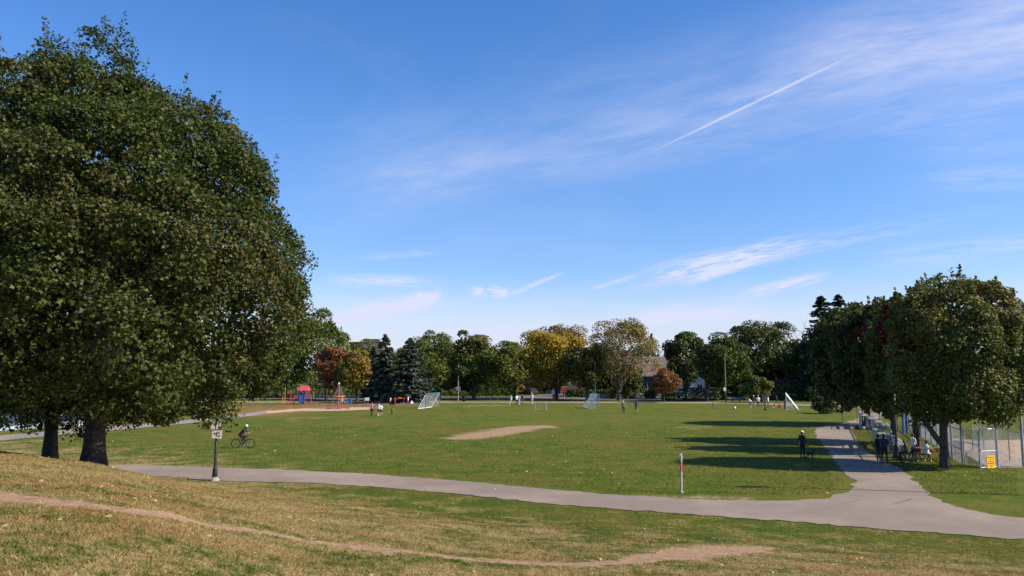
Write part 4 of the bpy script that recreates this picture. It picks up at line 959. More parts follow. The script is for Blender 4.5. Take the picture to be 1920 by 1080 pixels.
# cyclist and bicycle
def bicycle(p, rz):
    t = thing('bicycle', 'black bicycle ridden across the lawn', 'bicycle', p, rz); r = .35
    for nm, y in (('wheel', -.5), ('wheel', .56)):
        c = V3((0, y, r)); w_ = obj('wheel', MB().ring(c, (1, 0, 0), r - .02, .021, 32, 7), RUBBER, t)
        obj('rim', MB().ring(c, (1, 0, 0), r - .045, .011, 28, 5), BLACK, w_)
        sp = MB(); sp.tube([c + V3((-.04, 0, 0)), c + V3((.04, 0, 0))], .022, 8)
        for k in range(14): a = k * 2 * math.pi / 14; sp.tube([c, c + V3((0, math.cos(a), math.sin(a))) * (r - .05)], .0022, 4)
        obj('spokes', sp, STEEL, w_)
    f = MB(); bb, st, ht, hb = V3((0, -.06, .29)), V3((0, -.2, .82)), V3((0, .36, .86)), V3((0, .4, .7))
    for a, b, q in ((bb, st, .018), (st, ht, .017), (bb, hb, .021), (ht, hb, .022), (V3((0, -.5, r)), bb, .012), (V3((0, -.5, r)), st, .011)): f.tube([a, b], q, 8)
    obj('frame', f, paint('bicycle_frame', (.02, .03, .07), rough=.3), t)
    obj('fork', MB().tube([hb, V3((0, .5, .5)), V3((0, .56, r))], [.016, .014, .012], 8), BLACK, t)
    obj('handlebar', MB().tube([ht, ht + V3((0, .02, .14)), ht + V3((0, .1, .17))], .014, 8).tube([V3((-.3, .42, 1.05)), V3((-.1, .47, 1.03)), V3((.1, .47, 1.03)), V3((.3, .42, 1.05))], .013, 8), BLACK, t)
    obj('saddle', MB().tube([st, st + V3((0, -.02, .08))], .014, 8).ball((0, -.22, .92), (.075, .14, .03)), BLACK, t)
    cr = MB().ring(bb, (1, 0, 0), .09, .008, 20, 5); cr.tube([bb + V3((.05, 0, 0)), bb + V3((.06, .1, -.13))], .011, 6).tube([bb + V3((-.05, 0, 0)), bb + V3((-.06, -.1, .13))], .011, 6)
    cr.box(bb + V3((.11, .1, -.13)), (.09, .08, .02)).box(bb + V3((-.11, -.1, .13)), (.09, .08, .02)); obj('crank', cr, STEEL, t)
    return t
bp = at(454.5, 840.5); bicycle(bp, TR)
person('cyclist in black with a white helmet riding to the right', bp, TR, 1.75, 'ride', 'black', 'black', 'short', False, 'grey', hat=('helmet', 'white'), vox=.022,
       tweak=dict(al=(-.12, -.12, .52), kl=(-.11, .2, .84), ar=(.12, .06, .23), kr=(.11, .22, .62), pelvis=(0, -.2, 1.0), chest=(0, .03, 1.27), neck=(0, .15, 1.44), head=(0, .25, 1.59), wl=(-.26, .40, 1.09), wr=(.26, .40, 1.09), el=(-.29, .25, 1.15), er=(.29, .25, 1.15)))
# dog walker
dp = at(1505, 858)
person('person in black with a pale cap standing in the tree shade on the grass', dp, R(-60), 1.75, 'stand', 'black', 'black', shoe='charcoal', hat=('cap', 'white'), vox=.025, coat=.02)
def dog(p, rz):
    mb = MB(); mb.tube([(0, -.22, .3), (0, -.05, .31), (0, .16, .33), (0, .24, .36)], [.07, .085, .105, .07], 10, ell=[1.1, 1.15, 1.2, 1]); mb.tube([(0, .2, .36), (0, .3, .48)], [.075, .055], 8)
    mb.ball((0, .33, .5), (.055, .07, .055)); mb.tube([(0, .36, .495), (0, .45, .475)], [.038, .025], 8)
    for s in (-1, 1):
        mb.tube([(s * .055, .18, .3), (s * .058, .17, .14), (s * .058, .2, .02)], [.04, .024, .022], 7); mb.tube([(s * .06, -.2, .3), (s * .062, -.13, .2), (s * .062, -.24, .11), (s * .062, -.22, .02)], [.055, .035, .022, .022], 7)
        mb.add([(s * .03, .3, .54), (s * .06, .3, .53), (s * .055, .29, .61)], [(0, 1, 2)]); mb.ball((s * .058, .21, .015), (.022, .035, .016), 6, 4)
    mb.tube([(0, -.24, .34), (0, -.34, .42), (0, -.36, .52)], [.025, .018, .01], 6)
    o = obj('tmp', mb, CL['black']); md = o.modifiers.new('r', 'REMESH'); md.mode = 'VOXEL'; md.voxel_size = .014; md.use_smooth_shade = True
    me = bpy.data.meshes.new_from_object(o.evaluated_get(bpy.context.evaluated_depsgraph_get())); bpy.data.objects.remove(o)
    return tag(link('dog', me, None, p), 'small black dog beside the person with the pale cap', 'dog').__setattr__('rotation_euler', (0, 0, rz))
dog(at(1519, 859), R(-70))
# standing trio at the path's edge
person('person in dark clothes at the path edge, seen from behind, left of the trio', at(1648, 866), R(20), 1.72, 'stand', 'black', 'charcoal', shoe='white', vox=.025, coat=.02)
person('tall person in a navy jacket and dark trousers on the path edge', at(1659, 868), R(-15), 1.8, 'fold', 'navy', 'black', shoe='charcoal', vox=.025, coat=.03)
person('person in a grey tee and blue cap behind the dark jacket at the lamp post', at(1672, 857), R(150), 1.74, 'stand', 'grey', 'beige', 'short', True, 'white', hat=('cap', 'blue'), vox=.025)
# picnic corner
pt = at(1734, 862)
def picnic_table(p, rz):
    t = thing('picnic_table', 'brown wooden picnic table under the forked maple', 'table', p, rz)
    for i in range(5): obj('plank', MB().box((0, (i - 2) * .152, .76), (1.9, .143, .045)), WOOD, t)
    for s in (-1, 1):
        for k in range(2): obj('bench_plank', MB().box((0, s * (.68 + k * .15), .46), (1.9, .14, .045)), WOOD, t)
    for x in (-.68, .68):
        for s in (-1, 1): obj('leg', MB().tube([(x, s * .68, 0), (x, s * .22, .735)], .05, 4, smooth=False), WOOD, t)
        obj('cross_beam', MB().box((x + .06, 0, .405), (.045, 1.6, .09)), WOOD, t); obj('top_beam', MB().box((x + .06, 0, .71), (.045, .72, .05)), WOOD, t)
picnic_table(pt, R(8))
person('person in a white shirt and black cap sitting at the picnic table', at(1738, 866), R(-35), 1.74, 'table', 'white', 'beige', 'short', True, 'white', hat=('cap', 'black'), vox=.024)
person('person in a white tee and dark cap standing left of the picnic table', at(1714, 863), R(95), 1.68, 'stand', 'white', 'charcoal', 'short', False, 'charcoal', hat=('cap', 'black'), vox=.025)
sp_ = at(1702, 864)
person('person in a dark top sitting on a folding stool by the lamp base', sp_, R(80), 1.72, 'sit', 'charcoal', 'black', 'short', False, 'black', hair='brown', vox=.025)
st = thing('folding_stool', 'black folding stool under the seated person in a dark top', 'stool', sp_)
obj('seat', MB().box((0, 0, .43), (.4, .4, .03)), BLACK, st)
for sx in (-1, 1):
    for sy in (-1, 1): obj('leg', MB().tube([(sx * .18, sy * .18, 0), (-sx * .16, sy * .18, .415)], .012, 6), STEEL, st)
def scooter(p, rz):
    t = thing('mobility_scooter', 'black electric scooter with two wheels beside the lamp base', 'scooter', p, rz)
    obj('deck', MB().box((0, -.1, .16), (.2, .8, .07)), BLACK, t)
    for y in (-.55, .5):
        w_ = obj('wheel', MB().ring((0, y, .14), (1, 0, 0), .095, .042, 20, 8), RUBBER, t); obj('hub', MB().tube([(-.05, y, .14), (.05, y, .14)], .06, 10), STEEL, w_)
    obj('stem', MB().tube([(0, .5, .14), (0, .42, .55), (0, .36, 1.05)], .025, 8), BLACK, t)
    obj('handlebar', MB().tube([(-.25, .33, 1.06), (0, .37, 1.05), (.25, .33, 1.06)], .017, 8), BLACK, t)
    obj('seat_post', MB().tube([(0, -.3, .19), (0, -.34, .66)], .025, 8), BLACK, t); obj('seat', MB().ball((0, -.34, .7), (.14, .18, .06)), BLACK, t)
    obj('basket', MB().box((0, .56, .78), (.3, .2, .2)), BLACK, t)
scooter(at(1707, 868), R(-80))
# open field
person('man in a purple shirt and dark trousers left of the long haired woman', pp(697, 780), 0, 1.78, 'walk', 'purple', 'black', vox=.035, group=GF)
person('long haired woman in a white top and shorts walking on the field', pp(709.5, 780), R(-20), 1.7, 'walk', 'white', 'brown', 'short', True, 'white', hair='brown', long_hair=True, vox=.035, group=GF)
person('girl in a white shirt and black shorts right of the long haired woman', pp(714.5, 779), R(10), 1.45, 'walk', 'white', 'black', 'short', True, 'white', vox=.035, group=GF)
person('small child in dark clothes running on the lawn left of the goal', pp(734, 779), R(-60), 1.05, 'run', 'slate', 'black', vox=.035, group=GF)
person('player in white bending at the left of the group by the leaning trunk', pp(958.5, 759), R(100), 1.75, 'walk', 'white', 'white', shoe='white', vox=.04, group=GF)
person('player in white shirt and dark trousers near the leaning trunk', pp(969, 759), R(30), 1.7, 'stand', 'white', 'black', vox=.04, group=GF)
person('player all in white just left of the one with a dark top', pp(973, 758.5), R(-30), 1.65, 'stand', 'white', 'white', shoe='white', vox=.04, group=GF)
person('person in a dark top striding to the right among the players in white', pp(978.5, 759), R(-70), 1.78, 'walk', 'navy', 'denim', vox=.04, group=GF)
person('lone player in white with a white helmet standing before the dark car', pp(997.5, 757.5), R(160), 1.8, 'stand', 'white', 'white', shoe='white', hat=('helmet', 'white'), vox=.04, group=GF)
person('man with a white cap and slate jacket, left of the walking pair', pp(1169, 774.5), R(180), 1.6, 'stand', 'slate', 'black', hat=('cap', 'white'), vox=.032, group=GF)
person('person in a hooded navy coat and grey trousers, right of the walking pair', pp(1193.5, 776), R(0), 1.85, 'walk', 'navy', 'grey', vox=.032, group=GF, coat=.03)
person('child in blue standing alone near the orange ball', pp(1337.5, 767.5), R(-90), 1.25, 'stand', 'blue', 'grey', vox=.035, group=GF)
GG = 'team gathered by the right goal'
person('player in a white shirt bending forward at the left of the team', pp(1408, 764), R(90), 1.7, 'bend', 'white', 'brown', 'short', True, 'white', vox=.038, group=GG)
person('person in a dark shirt with a white cap and beige trousers in the team', pp(1413.5, 763.5), R(170), 1.8, 'stand', 'charcoal', 'beige', hat=('cap', 'white'), vox=.038, group=GG)
person('broad person in a white shirt and black trousers in the middle of the team', pp(1422, 764), R(0), 1.8, 'stand', 'white', 'black', shoe='white', vox=.038, group=GG, coat=.04, hat=('cap', 'white'))
person('person in a black tracksuit right of the broad white shirt', pp(1429.5, 762.5), R(180), 1.82, 'fold', 'black', 'navy', shoe='white', vox=.038, group=GG)
person('person in a grey top and dark trousers fifth in the team', pp(1434.5, 763), R(120), 1.75, 'stand', 'grey', 'charcoal', vox=.038, group=GG)
person('person in a white bib over dark clothes at the right of the standing team', pp(1440.5, 763.5), R(60), 1.72, 'stand', 'white', 'navy', vox=.038, group=GG, hair='brown')
person('person in a black hoodie behind the two sitting children', pp(1456, 761), R(180), 1.6, 'stand', 'black', 'denim', vox=.038, group=GG)
person('child in yellow and orange sitting on the grass by the team', pp(1453, 764.5), R(150), 1.5, 'ground', 'yellow', 'orange', 'short', True, 'white', vox=.038, group=GG)
person('child in red sitting on the grass by the team', pp(1461.5, 764.5), R(200), 1.5, 'ground', 'red', 'red', 'short', True, 'white', vox=.038, group=GG)
person('dark clothed goalkeeper beside the post of the right goal', pp(1472, 769), R(90), 1.55, 'stand', 'charcoal', 'navy', 'short', False, 'white', vox=.036, group=GG)
person('person in a white and blue top under the trees past the cedar shrubs', pp(1582, 774.5), R(180), 1.74, 'stand', 'white', 'grey', 'short', False, 'grey', vox=.036, hair='grey')
person('child in white standing in the playground by the right spruce', pp(732, 758), R(180), 1.2, 'stand', 'white', 'white', 'short', True, 'white', vox=.04)
person('person in a white top crouched behind the net climber', pp(641, 758), R(180), 1.6, 'sit', 'white', 'purple', vox=.04, tweak=None)
person('person in a white shirt and grey trousers by the red climbing frame', pp(765, 760), R(90), 1.6, 'stand', 'white', 'grey', vox=.04)

# ------------------------------------------------------------------ posts, lamps, signs
def lamp_post(p, h, label, signs=(), base_big=False, r=.06, head=True, col=BLACK):
    t = thing('lamp_post', label, 'lamp post', p, 0, 'lamp posts along the paths')
    obj('pole', MB().lathe((0, 0, 0), [(r * 1.9, .05), (r * 1.7, .55), (r * 1.2, .7), (r, .8), (r * .8, h)], 12), col, t)
    if base_big: obj('base', MB().lathe((0, 0, 0), [(.30, 0), (.30, .12), (.25, .16), (.24, .62), (.17, .78), (.1, .95)], 14), col, t)
    else: obj('base', MB().lathe((0, 0, 0), [(.27, -.05), (.27, .045), (.17, .09), (.12, .24)], 14), CONC, t)
    if head:
        hd = obj('lantern', MB().lathe((0, 0, h), [(.07, 0), (.16, .08), (.2, .4), (.22, .42), (.05, .58)], 12), col, t)
    for (x, z, w, hh, tilt, marks) in signs:
        s = obj('sign_plate', MB().box((x, -.085, z), (w, .012, hh), Matrix.Rotation(tilt, 3, 'Y')), WHITE, t)
        if marks:
            mk = MB()
            for i, (mx, mz, mw, mh, ma) in enumerate(marks): mk.box((x + mx, -.0945, z + mz), (mw, .006, mh), Matrix.Rotation(ma, 3, 'Y'))
            obj('marks', mk, BLACK, s)
    return t
ZIG = [(-.07, .05, .2, .03, .2), (.06, .06, .18, .03, -.1), (0, .11, .05, .05, .7), (-.02, -.02, .14, .03, .8), (.07, -.07, .13, .03, -.2), (.12, -.11, .05, .05, .3), (-.14, .03, .06, .025, -.2)]
p = at(402.5, 901); s_ = p.y / F
lamp_post(p, 5.2, 'black lamp post with two white signs in front of the big maple', [(-.02, (901 - 801) * s_, .5, .36, 0, None), (.06, (901 - 817) * s_, .52, .42, .06, ZIG)], r=.075)
lamp_post(at(1682, 858), 6.0, 'black lamp post with a fat fluted base by the picnic table', base_big=True, r=.075)
lamp_post(at(1618, 803), 5.6, 'black lamp post with a pale sign at the path bend', [(-.03, 2.35, .62, .75, 0, None)], r=.07)
pole_far = thing('light_pole', 'tall light pole just past the right edge whose shadow crosses the path', 'pole', (25.9, 37.2, 0)); obj('shaft', MB().tube([(0, 0, -.1), (0, 0, 10.6)], [.11, .06], 10), STEEL, pole_far); obj('lantern', MB().box((-.35, 0, 10.6), (1.3, .4, .22)), STEEL, pole_far)
def water_post():
    p = at(1277.5, 924); s_ = p.y / F; H = 69 * s_; t = thing('marker_post', 'white post with a red lettered sleeve and a tap at its top', 'post', p, 0)
    obj('pole', MB().tube([(0, 0, -.1), (.03, 0, H)], .05, 12), paint('weathered_white', (.5, .48, .46), var=.2, scale=14), t)
    sl = obj('sleeve', MB().tube([(.017, 0, H * .56), (.026, 0, H * .83)], .06, 14), paint('red_sleeve', (.36, .03, .03)), t)
    mk = MB()
    for i in range(4): mk.box((.018 + i * .002, -.061, H * (.595 + i * .066)), (.05, .006, .03)).box((.0 + i * .002, -.061, H * (.617 + i * .066)), (.015, .006, .04))
    obj('lettering', mk, WHITE, sl)
    obj('tap', MB().tube([(.03, 0, H - .02), (.0, -.02, H + .01), (-.09, -.04, H - .03), (-.1, -.04, H - .12)], [.03, .035, .03, .022], 8).ball((.04, 0, H + .04), .04), STEEL, t)
    obj('foot', MB().lathe((0, 0, 0), [(.1, -.05), (.09, .04), (.07, .07)], 10), CONC, t)
water_post()
def pole(px, py, h, r, m_, label, name='pole', cat='pole', sign=None, sm=WHITE, group=None):
    p = at(px, py); t = thing(name, label, cat, p, 0, group); obj('shaft', MB().tube([(0, 0, -.1), (0, 0, h)], [r, r * .8], 10), m_, t)
    obj('cap', MB().ball((0, 0, h), r * 1.1, 8, 5), m_, t)
    if sign: obj('sign_plate', MB().box((sign[0], -r - .03, sign[1]), (sign[2], .03, sign[3])), sm, t)
    return t
pole(1361, 754.5, 8.3, .13, paint('olive_pole', (.14, .16, .08)), 'tall olive green pole before the round maple', 'tall_pole', sign=(-.2, 2.3, .35, .6))
pole(922, 749, 4.2, .09, paint('teal_grey', (.22, .32, .32)), 'pale teal lamp pole before the cedar hedge')
pole(912, 748.5, 3.2, .06, GREENP, 'thin dark green pole left of the cedar hedge')
pole(859, 751, 6.5, .1, CONC, 'grey utility pole with a small plate left of the rounded maple', 'utility_pole', sign=(0, 2.2, .8, .7), sm=paint('grey_plate', (.22, .23, .25)))
pole(1116.5, 752, 7, .1, CONC, 'grey utility pole with a white plate behind the middle goal', 'utility_pole', sign=(0, 1.0, .3, .7))
pole(1036.5, 749, 1.0, .05, STEEL, 'white notice board at the end of the side street', 'notice_board', 'sign', sign=(.1, 1.3, .55, .9))
pole(1058, 746, 1.2, .05, STEEL, 'red sign board by the black car', 'red_sign', 'sign', sign=(0, 1.7, .7, 1.1), sm=RED)
pole(1193, 754, 2.0, .07, paint('pale_wood', (.4, .32, .24)), 'short pinkish wooden stake behind the hooded walker', 'stake', 'stake')
pole(1177, 754.5, 1.1, .06, M['pale_wood'], 'short tan stake behind the walking pair', 'stake', 'stake')
pole(1580.5, 788, 2.2, .06, paint('brown_stake', (.16, .11, .07)), 'brown wooden stake in the grass by the path bend', 'stake', 'stake')
pole(919, 754.5, 1.0, .05, GREENP, 'thin dark bollard left of the players in white', 'bollard', 'bollard', group='bollards at the field edge')
pole(933.5, 755, 1.1, .05, GREENP, 'thin dark bollard nearest the players in white', 'bollard', 'bollard', group='bollards at the field edge')
t = thing('planter', 'black planter of green shoots left of the rounded maple trunk', 'planter', at(869.5, 753)); obj('pot', MB().lathe((0, 0, 0), [(.28, 0), (.36, .9), (.38, .95)], 12), BLACK, t)
g_ = np.random.default_rng(3); P_ = g_.normal(0, .35, (260, 3)) * np.array([1.2, 1, .6]) + np.array([0, 0, 1.35]); link('foliage', np_mesh('foliage', leaf_verts(P_, sphere_dirs(260, g_), sphere_dirs(260, g_), np.full(260, .25), DIAM), 4, LEAF, pick(g_, 260, HG)), t)
t = thing('litter_bin', 'red litter bin at the end of the side street', 'bin', at(1038.5, 750)); obj('drum', MB().lathe((0, 0, 0), [(.25, 0), (.27, .8)], 12), ORANGE, t); obj('lid', MB().lathe((0, 0, .8), [(.29, 0), (.24, .1), (.1, .14)], 12), BLACK, t)
def park_bench(p, rz, m_, label, w=1.9):
    t = thing('park_bench', label, 'bench', p, rz)
    for i in range(3): obj('seat_slat', MB().box((0, -.14 + i * .14, .45), (w, .12, .035)), m_, t)
    for i in range(3): obj('back_slat', MB().box((0, .26 + i * .03, .58 + i * .13), (w, .035, .11)), m_, t)
    for s in (-1, 1): obj('leg', MB().box((s * w * .38, 0, .215), (.06, .4, .43)).tube([(s * w * .38, .21, .4), (s * w * .38, .35, .93)], .03, 6), BLACK, t)
park_bench(at(1380, 754.5), R(180), TEAL, 'teal park bench right of the tall olive pole', 1.7)
# balls
def football(p, r, label, m_): return tag(obj('ball', MB().ball((0, 0, r), r, 16, 12), m_, None, p), label, 'ball')
o = football(at(1377.5, 767.5), .19, 'orange and white ball on the grass near the child in blue', WHITE); bb_ = o
obj('patch', MB().ball((-.05, -.03, .2), (.155, .17, .17), 14, 10), ORANGE, o)
football(at(1435, 769.5), .13, 'dark ball on the grass in front of the team', BLACK)

# ------------------------------------------------------------------ goals
def goal(a, b, back, h, post_m, label, depth_top=.0, net_m=NET, r=.05, step=.22, back_m=None):
    """a, b: feet of the front posts; back: ground vector from the mouth to the rear bar"""
    a, b = V3((a.x, a.y, 0)), V3((b.x, b.y, 0)); o0 = (a + b) / 2; a, b = a - o0, b - o0; bk = V3((back[0], back[1], 0)); H = V3((0, 0, h)); bm_ = back_m or WHITE
    t = thing('soccer_goal', label, 'goal', o0, 0, 'goals around the field')
    obj('post', MB().tube([a, a + H], r, 8), post_m, t); obj('post', MB().tube([b, b + H], r, 8), post_m, t)
    obj('crossbar', MB().tube([a + H, b + H], r, 8), post_m, t); obj('ground_bar', MB().tube([a + bk + V3((0, 0, .05)), b + bk + V3((0, 0, .05))], r, 8), bm_, t)
    for q in (a, b): obj('side_brace', MB().tube([q + H, q + bk + V3((0, 0, .05))], r * .8, 8), bm_, t)
    n = MB(); w = (b - a).length; nw = max(2, int(w / step)); L = (bk - H).length; nl = int(L / step)
    for i in range(nw + 1): q = a.lerp(b, i / nw); n.tube([q + H, q + bk + V3((0, 0, .03))], .008, 4, cap=False)
    for j in range(1, nl): f = j / nl; n.tube([(a + H).lerp(a + bk, f), (b + H).lerp(b + bk, f)], .008, 4, cap=False)
    for q in (a, b):
        for j in range(1, nl): f = j / nl; e = (q + H).lerp(q + bk, f); n.tube([q + V3((0, 0, e.z)), e], .006, 4, cap=False); n.tube([e, V3((e.x, e.y, 0))], .006, 4, cap=False)
    tag(obj('net', n, net_m, t), kind='stuff')
    return t
goal(at(798.5, 767), at(824, 763.5), (-1.15, -.2), 2.2, TEAL and paint('goal_blue', (.05, .22, .36)), 'blue post goal with a sloping net beside the right spruce')
goal(at(1111.5, 763), at(1123, 767), (-1.6, .6), 2.2, M['goal_blue'], 'blue post goal with white net before the pale forked trunk')
goal(at(1474.5, 770), at(1474, 764), (1.65, -.1), 2.25, paint('pale_post', (.35, .4, .5)), 'goal with a thick pale sloping side bar right of the team', back_m=paint('cream', (.62, .58, .44)), r=.055)
goal(at(1003, 769.5), at(1024, 769.5), (.2, .9), 1.2, M['pale_wood'], 'small tan practice goal in the middle of the field', net_m=M['pale_wood'], r=.03, step=.16, back_m=M['pale_wood'])

# ------------------------------------------------------------------ playground
def playhouse():
    p = at(569, 758); t = thing('playhouse', 'playhouse with a pink red roof, panels and blue slide', 'play structure', (p.x, p.y, 0))
    s = p.y / F; X = lambda px: (px - 569) * s; Z = lambda py: (758 - py) * s
    for px in (553, 564, 574, 585): obj('post', MB().box((X(px), -.6, Z(747) / 2), (.14, .14, Z(747))), PINK, t)
    for px in (562, 569, 578):
        obj('roof_post', MB().box((X(px), 0, Z(732) / 2), (.14, .14, Z(732))), PINK, t)
    obj('panel', MB().box((X(558.3), -.62, Z(743)), (X(564) - X(552.5), .08, .75)), PINK, t); obj('panel', MB().box((X(579.7), -.62, Z(743)), (X(585.5) - X(574), .08, .75)), PINK, t)
    rw, rh = X(579.5) - X(561), Z(724) - Z(732)
    r = MB(); a, z0, z1 = rw / 2, Z(732.5), Z(724); xc = X(570.2)
    r.add([(xc - a, -.9, z0), (xc + a, -.9, z0), (xc + a, .9, z0), (xc - a, .9, z0), (xc - a * .82, -.12, z1), (xc + a * .82, -.12, z1), (xc + a * .82, .12, z1), (xc - a * .82, .12, z1)], [(0, 1, 5, 4), (1, 2, 6, 5), (2, 3, 7, 6), (3, 0, 4, 7), (4, 5, 6, 7), (3, 2, 1, 0)])
    obj('roof', r, paint('pink_roof', (.55, .06, .12)), t)
    sl = MB()
    for q in (-.03, .03): pass
    xs = X(568.7); sl.add([(xs - .38, -.5, Z(738)), (xs + .38, -.5, Z(738)), (xs + .38, -1.5, .25), (xs - .38, -1.5, .25), (xs - .38, -.5, Z(738) - .08), (xs + .38, -.5, Z(738) - .08), (xs + .38, -1.5, .17), (xs - .38, -1.5, .17)], [(0, 3, 2, 1), (4, 5, 6, 7), (0, 1, 5, 4), (1, 2, 6, 5), (2, 3, 7, 6), (3, 0, 4, 7)])
    for q in (-.38, .38): sl.tube([(xs + q, -.5, Z(737)), (xs + q, -1.5, .33)], .05, 6)
    obj('slide', sl, paint('navy_plastic', (.025, .06, .2)), t); obj('deck', MB().box((X(569), -.1, 1.05), (X(585) - X(553), 1.2, .09)), M['grey_plate'], t)
    obj('tube', MB().tube([(X(587.5), -.4, .9), (X(588), -.4, 1.9)], .2, 10), GREENP, t)
    obj('finial', MB().tube([(X(557), .3, 1.5), (X(557), .3, Z(731))], .05, 6).lathe((X(557), .3, Z(732)), [(.14, 0), (.16, .3), (.04, .4)], 8), WHITE, t)
playhouse()
def swing_frame():
    p = at(573, 757); t = thing('swing_frame', 'dark red swing frame spanning behind the playhouse', 'swing', (p.x, p.y + 2, 0)); s = (p.y + 2) / F; X = lambda px: (px - 573) * s
    for px, m_ in ((540, RED), (606.7, paint('dark_red', (.14, .03, .035)))):
        for q in (-.5, .5): obj('leg', MB().tube([(X(px), q, 0), (X(px), q * .2, 2.35)], .06, 8), m_, t)
    obj('beam', MB().tube([(X(540), 0, 2.3), (X(606.7), 0, 2.3)], .06, 8), M['dark_red'], t)
    for px in (591, 598): 
        c = obj('chain', MB().tube([(X(px) - .22, 0, 2.25), (X(px) - .22, 0, .55)], .012, 5).tube([(X(px) + .22, 0, 2.25), (X(px) + .22, 0, .55)], .012, 5), STEEL, t); obj('swing_seat', MB().box((X(px), 0, .53), (.48, .2, .04)), BLACK, t)
swing_frame()
t = thing('climbing_ladder', 'orange and yellow climbing ladder at the playground left end', 'play structure', at(532.5, 758.5))
for x, h_, m_ in ((-.25, 1.4, ORANGE), (.12, 2.9, paint('ochre_paint', (.5, .27, .04)))): obj('rail', MB().tube([(x, 0, -.1), (x, 0, h_)], .05, 8), m_, t)
for i in range(4): obj('rung', MB().tube([(-.25, 0, .3 + i * .3), (.12, 0, .3 + i * .3)], .025, 6), ORANGE, t)
def net_climber():
    p = at(634.5, 767); t = thing('net_climber', 'rope pyramid climber on a red pole with an orange ring', 'play structure', (p.x, p.y, 0)); s = p.y / F; H = 47 * s; Rb = 1.62
    obj('mast', MB().tube([(0, 0, -.1), (0, 0, H)], .1, 12), RED, t); obj('mast_top', MB().lathe((0, 0, H - .1), [(.17, 0), (.17, .08), (.1, .1), (.09, .22), (.02, .28)], 10), M['cream'], t)
    rp = MB(); apex = V3((0, 0, H - .2)); N_ = 8
    for k in range(N_):
        a = k * 2 * math.pi / N_ + .2; f = V3((Rb * math.cos(a), Rb * math.sin(a), .12)); rp.tube([apex, f], .034, 5)
        a2 = a + 2 * math.pi / N_; f2 = V3((Rb * math.cos(a2), Rb * math.sin(a2), .12))
        for j in range(1, 8): q = j / 8; rp.tube([apex.lerp(f, q), apex.lerp(f2, q)], .024, 4)
    obj('ropes', rp, ROPE, t); obj('ring', MB().ring((0, 0, 23.5 * s), (0, 0, 1), .85, .085, 24, 6), ORANGE, t)
    obj('base_ring', MB().ring((0, 0, .12), (0, 0, 1), Rb, .05, 36, 6), PINK, t); obj('turntable', MB().lathe((0, 0, 0), [(.35, 0), (.35, .08), (.2, .14)], 16), BLACK, t)
net_climber()
t = thing('timber_border', 'low tan timber edging around the play area by the spruces', 'edging', at(730, 761))
for a, b in ((672, 700), (701, 729), (742, 765), (766, 790)):
    A_, B_ = at(a, 761) - t.location, at(b, 760.5) - t.location; obj('timber', MB().box((A_ + B_) / 2 + V3((0, 0, .17)), ((B_ - A_).length, .18, .36)), paint('tan_timber', (.36, .25, .15), var=.2), t)
def play_frame(pxs, py, h, label, panel=None, pm=WHITE, name='climbing_bars'):
    c = at(sum(pxs) / len(pxs), py); t = thing(name, label, 'play structure', c, 0, 'red play equipment by the spruces'); s = c.y / F
    for px in pxs: obj('post', MB().tube([((px - sum(pxs) / len(pxs)) * s, 0, -.05), ((px - sum(pxs) / len(pxs)) * s, 0, h)], .075, 8), RED, t)
    w = (max(pxs) - min(pxs)) * s; obj('cross_bar', MB().tube([(-w / 2, 0, h * .86), (w / 2, 0, h * .86)], .05, 8), RED, t)
    if panel: obj('panel', MB().box((panel[0], -.1, panel[1]), (panel[2], .05, panel[3])), pm, t)
play_frame((684.5, 689.5), 758, 1.1, 'red spring seat frame with a white panel left of the spruce trunks', (.1, .85, .75, .5))
play_frame((714, 719), 757.5, 1.25, 'pair of red posts with a dark panel between the spruces', (0, .9, .4, .35), BLACK)
play_frame((740.5, 757, 763), 760, 1.3, 'red climbing frame with a yellow bar in front of the right spruce', (-.3, 1.2, .55, .18), YELLOW)
t = thing('play_tent', 'small white tent right of the red climbing frame', 'tent', at(772.5, 760)); obj('canvas', MB().add([(-.38, -.3, 0), (.38, -.3, 0), (.38, .3, 0), (-.38, .3, 0), (-.12, 0, .75), (.02, 0, .75)], [(0, 1, 5, 4), (1, 2, 5), (2, 3, 4, 5), (3, 0, 4), (3, 2, 1, 0)]), WHITE, t); obj('pole', MB().tube([(-.05, 0, 0), (-.05, 0, .8)], .02, 6), STEEL, t)
t = thing('recycling_bin', 'bright blue bin behind the net climber', 'bin', at(655.5, 757.5)); obj('drum', MB().box((0, 0, .4), (.55, .5, .8), taper=1.12), BLUE, t); obj('lid', MB().box((0, 0, .84), (.66, .6, .07)), BLUE, t)
def low_fence(x0, x1, Y, label, h=1.0):
    t = thing('rail_fence', label, 'fence', (x0, Y, 0)); n = max(2, int((x1 - x0) / 3))
    for i in range(n + 1): obj('post', MB().box(((x1 - x0) * i / n, 0, h / 2 - .05), (.1, .1, h + .1)), STEEL, t)
    for z in (.45, .85): obj('rail', MB().box(((x1 - x0) / 2, -.075, h * z), (x1 - x0, .04, .1)), paint('pale_rail', (.5, .5, .5)), t)
low_fence(xat(600, 150), xat(800, 150), 150, 'low pale rail fence behind the spruces and net climber')
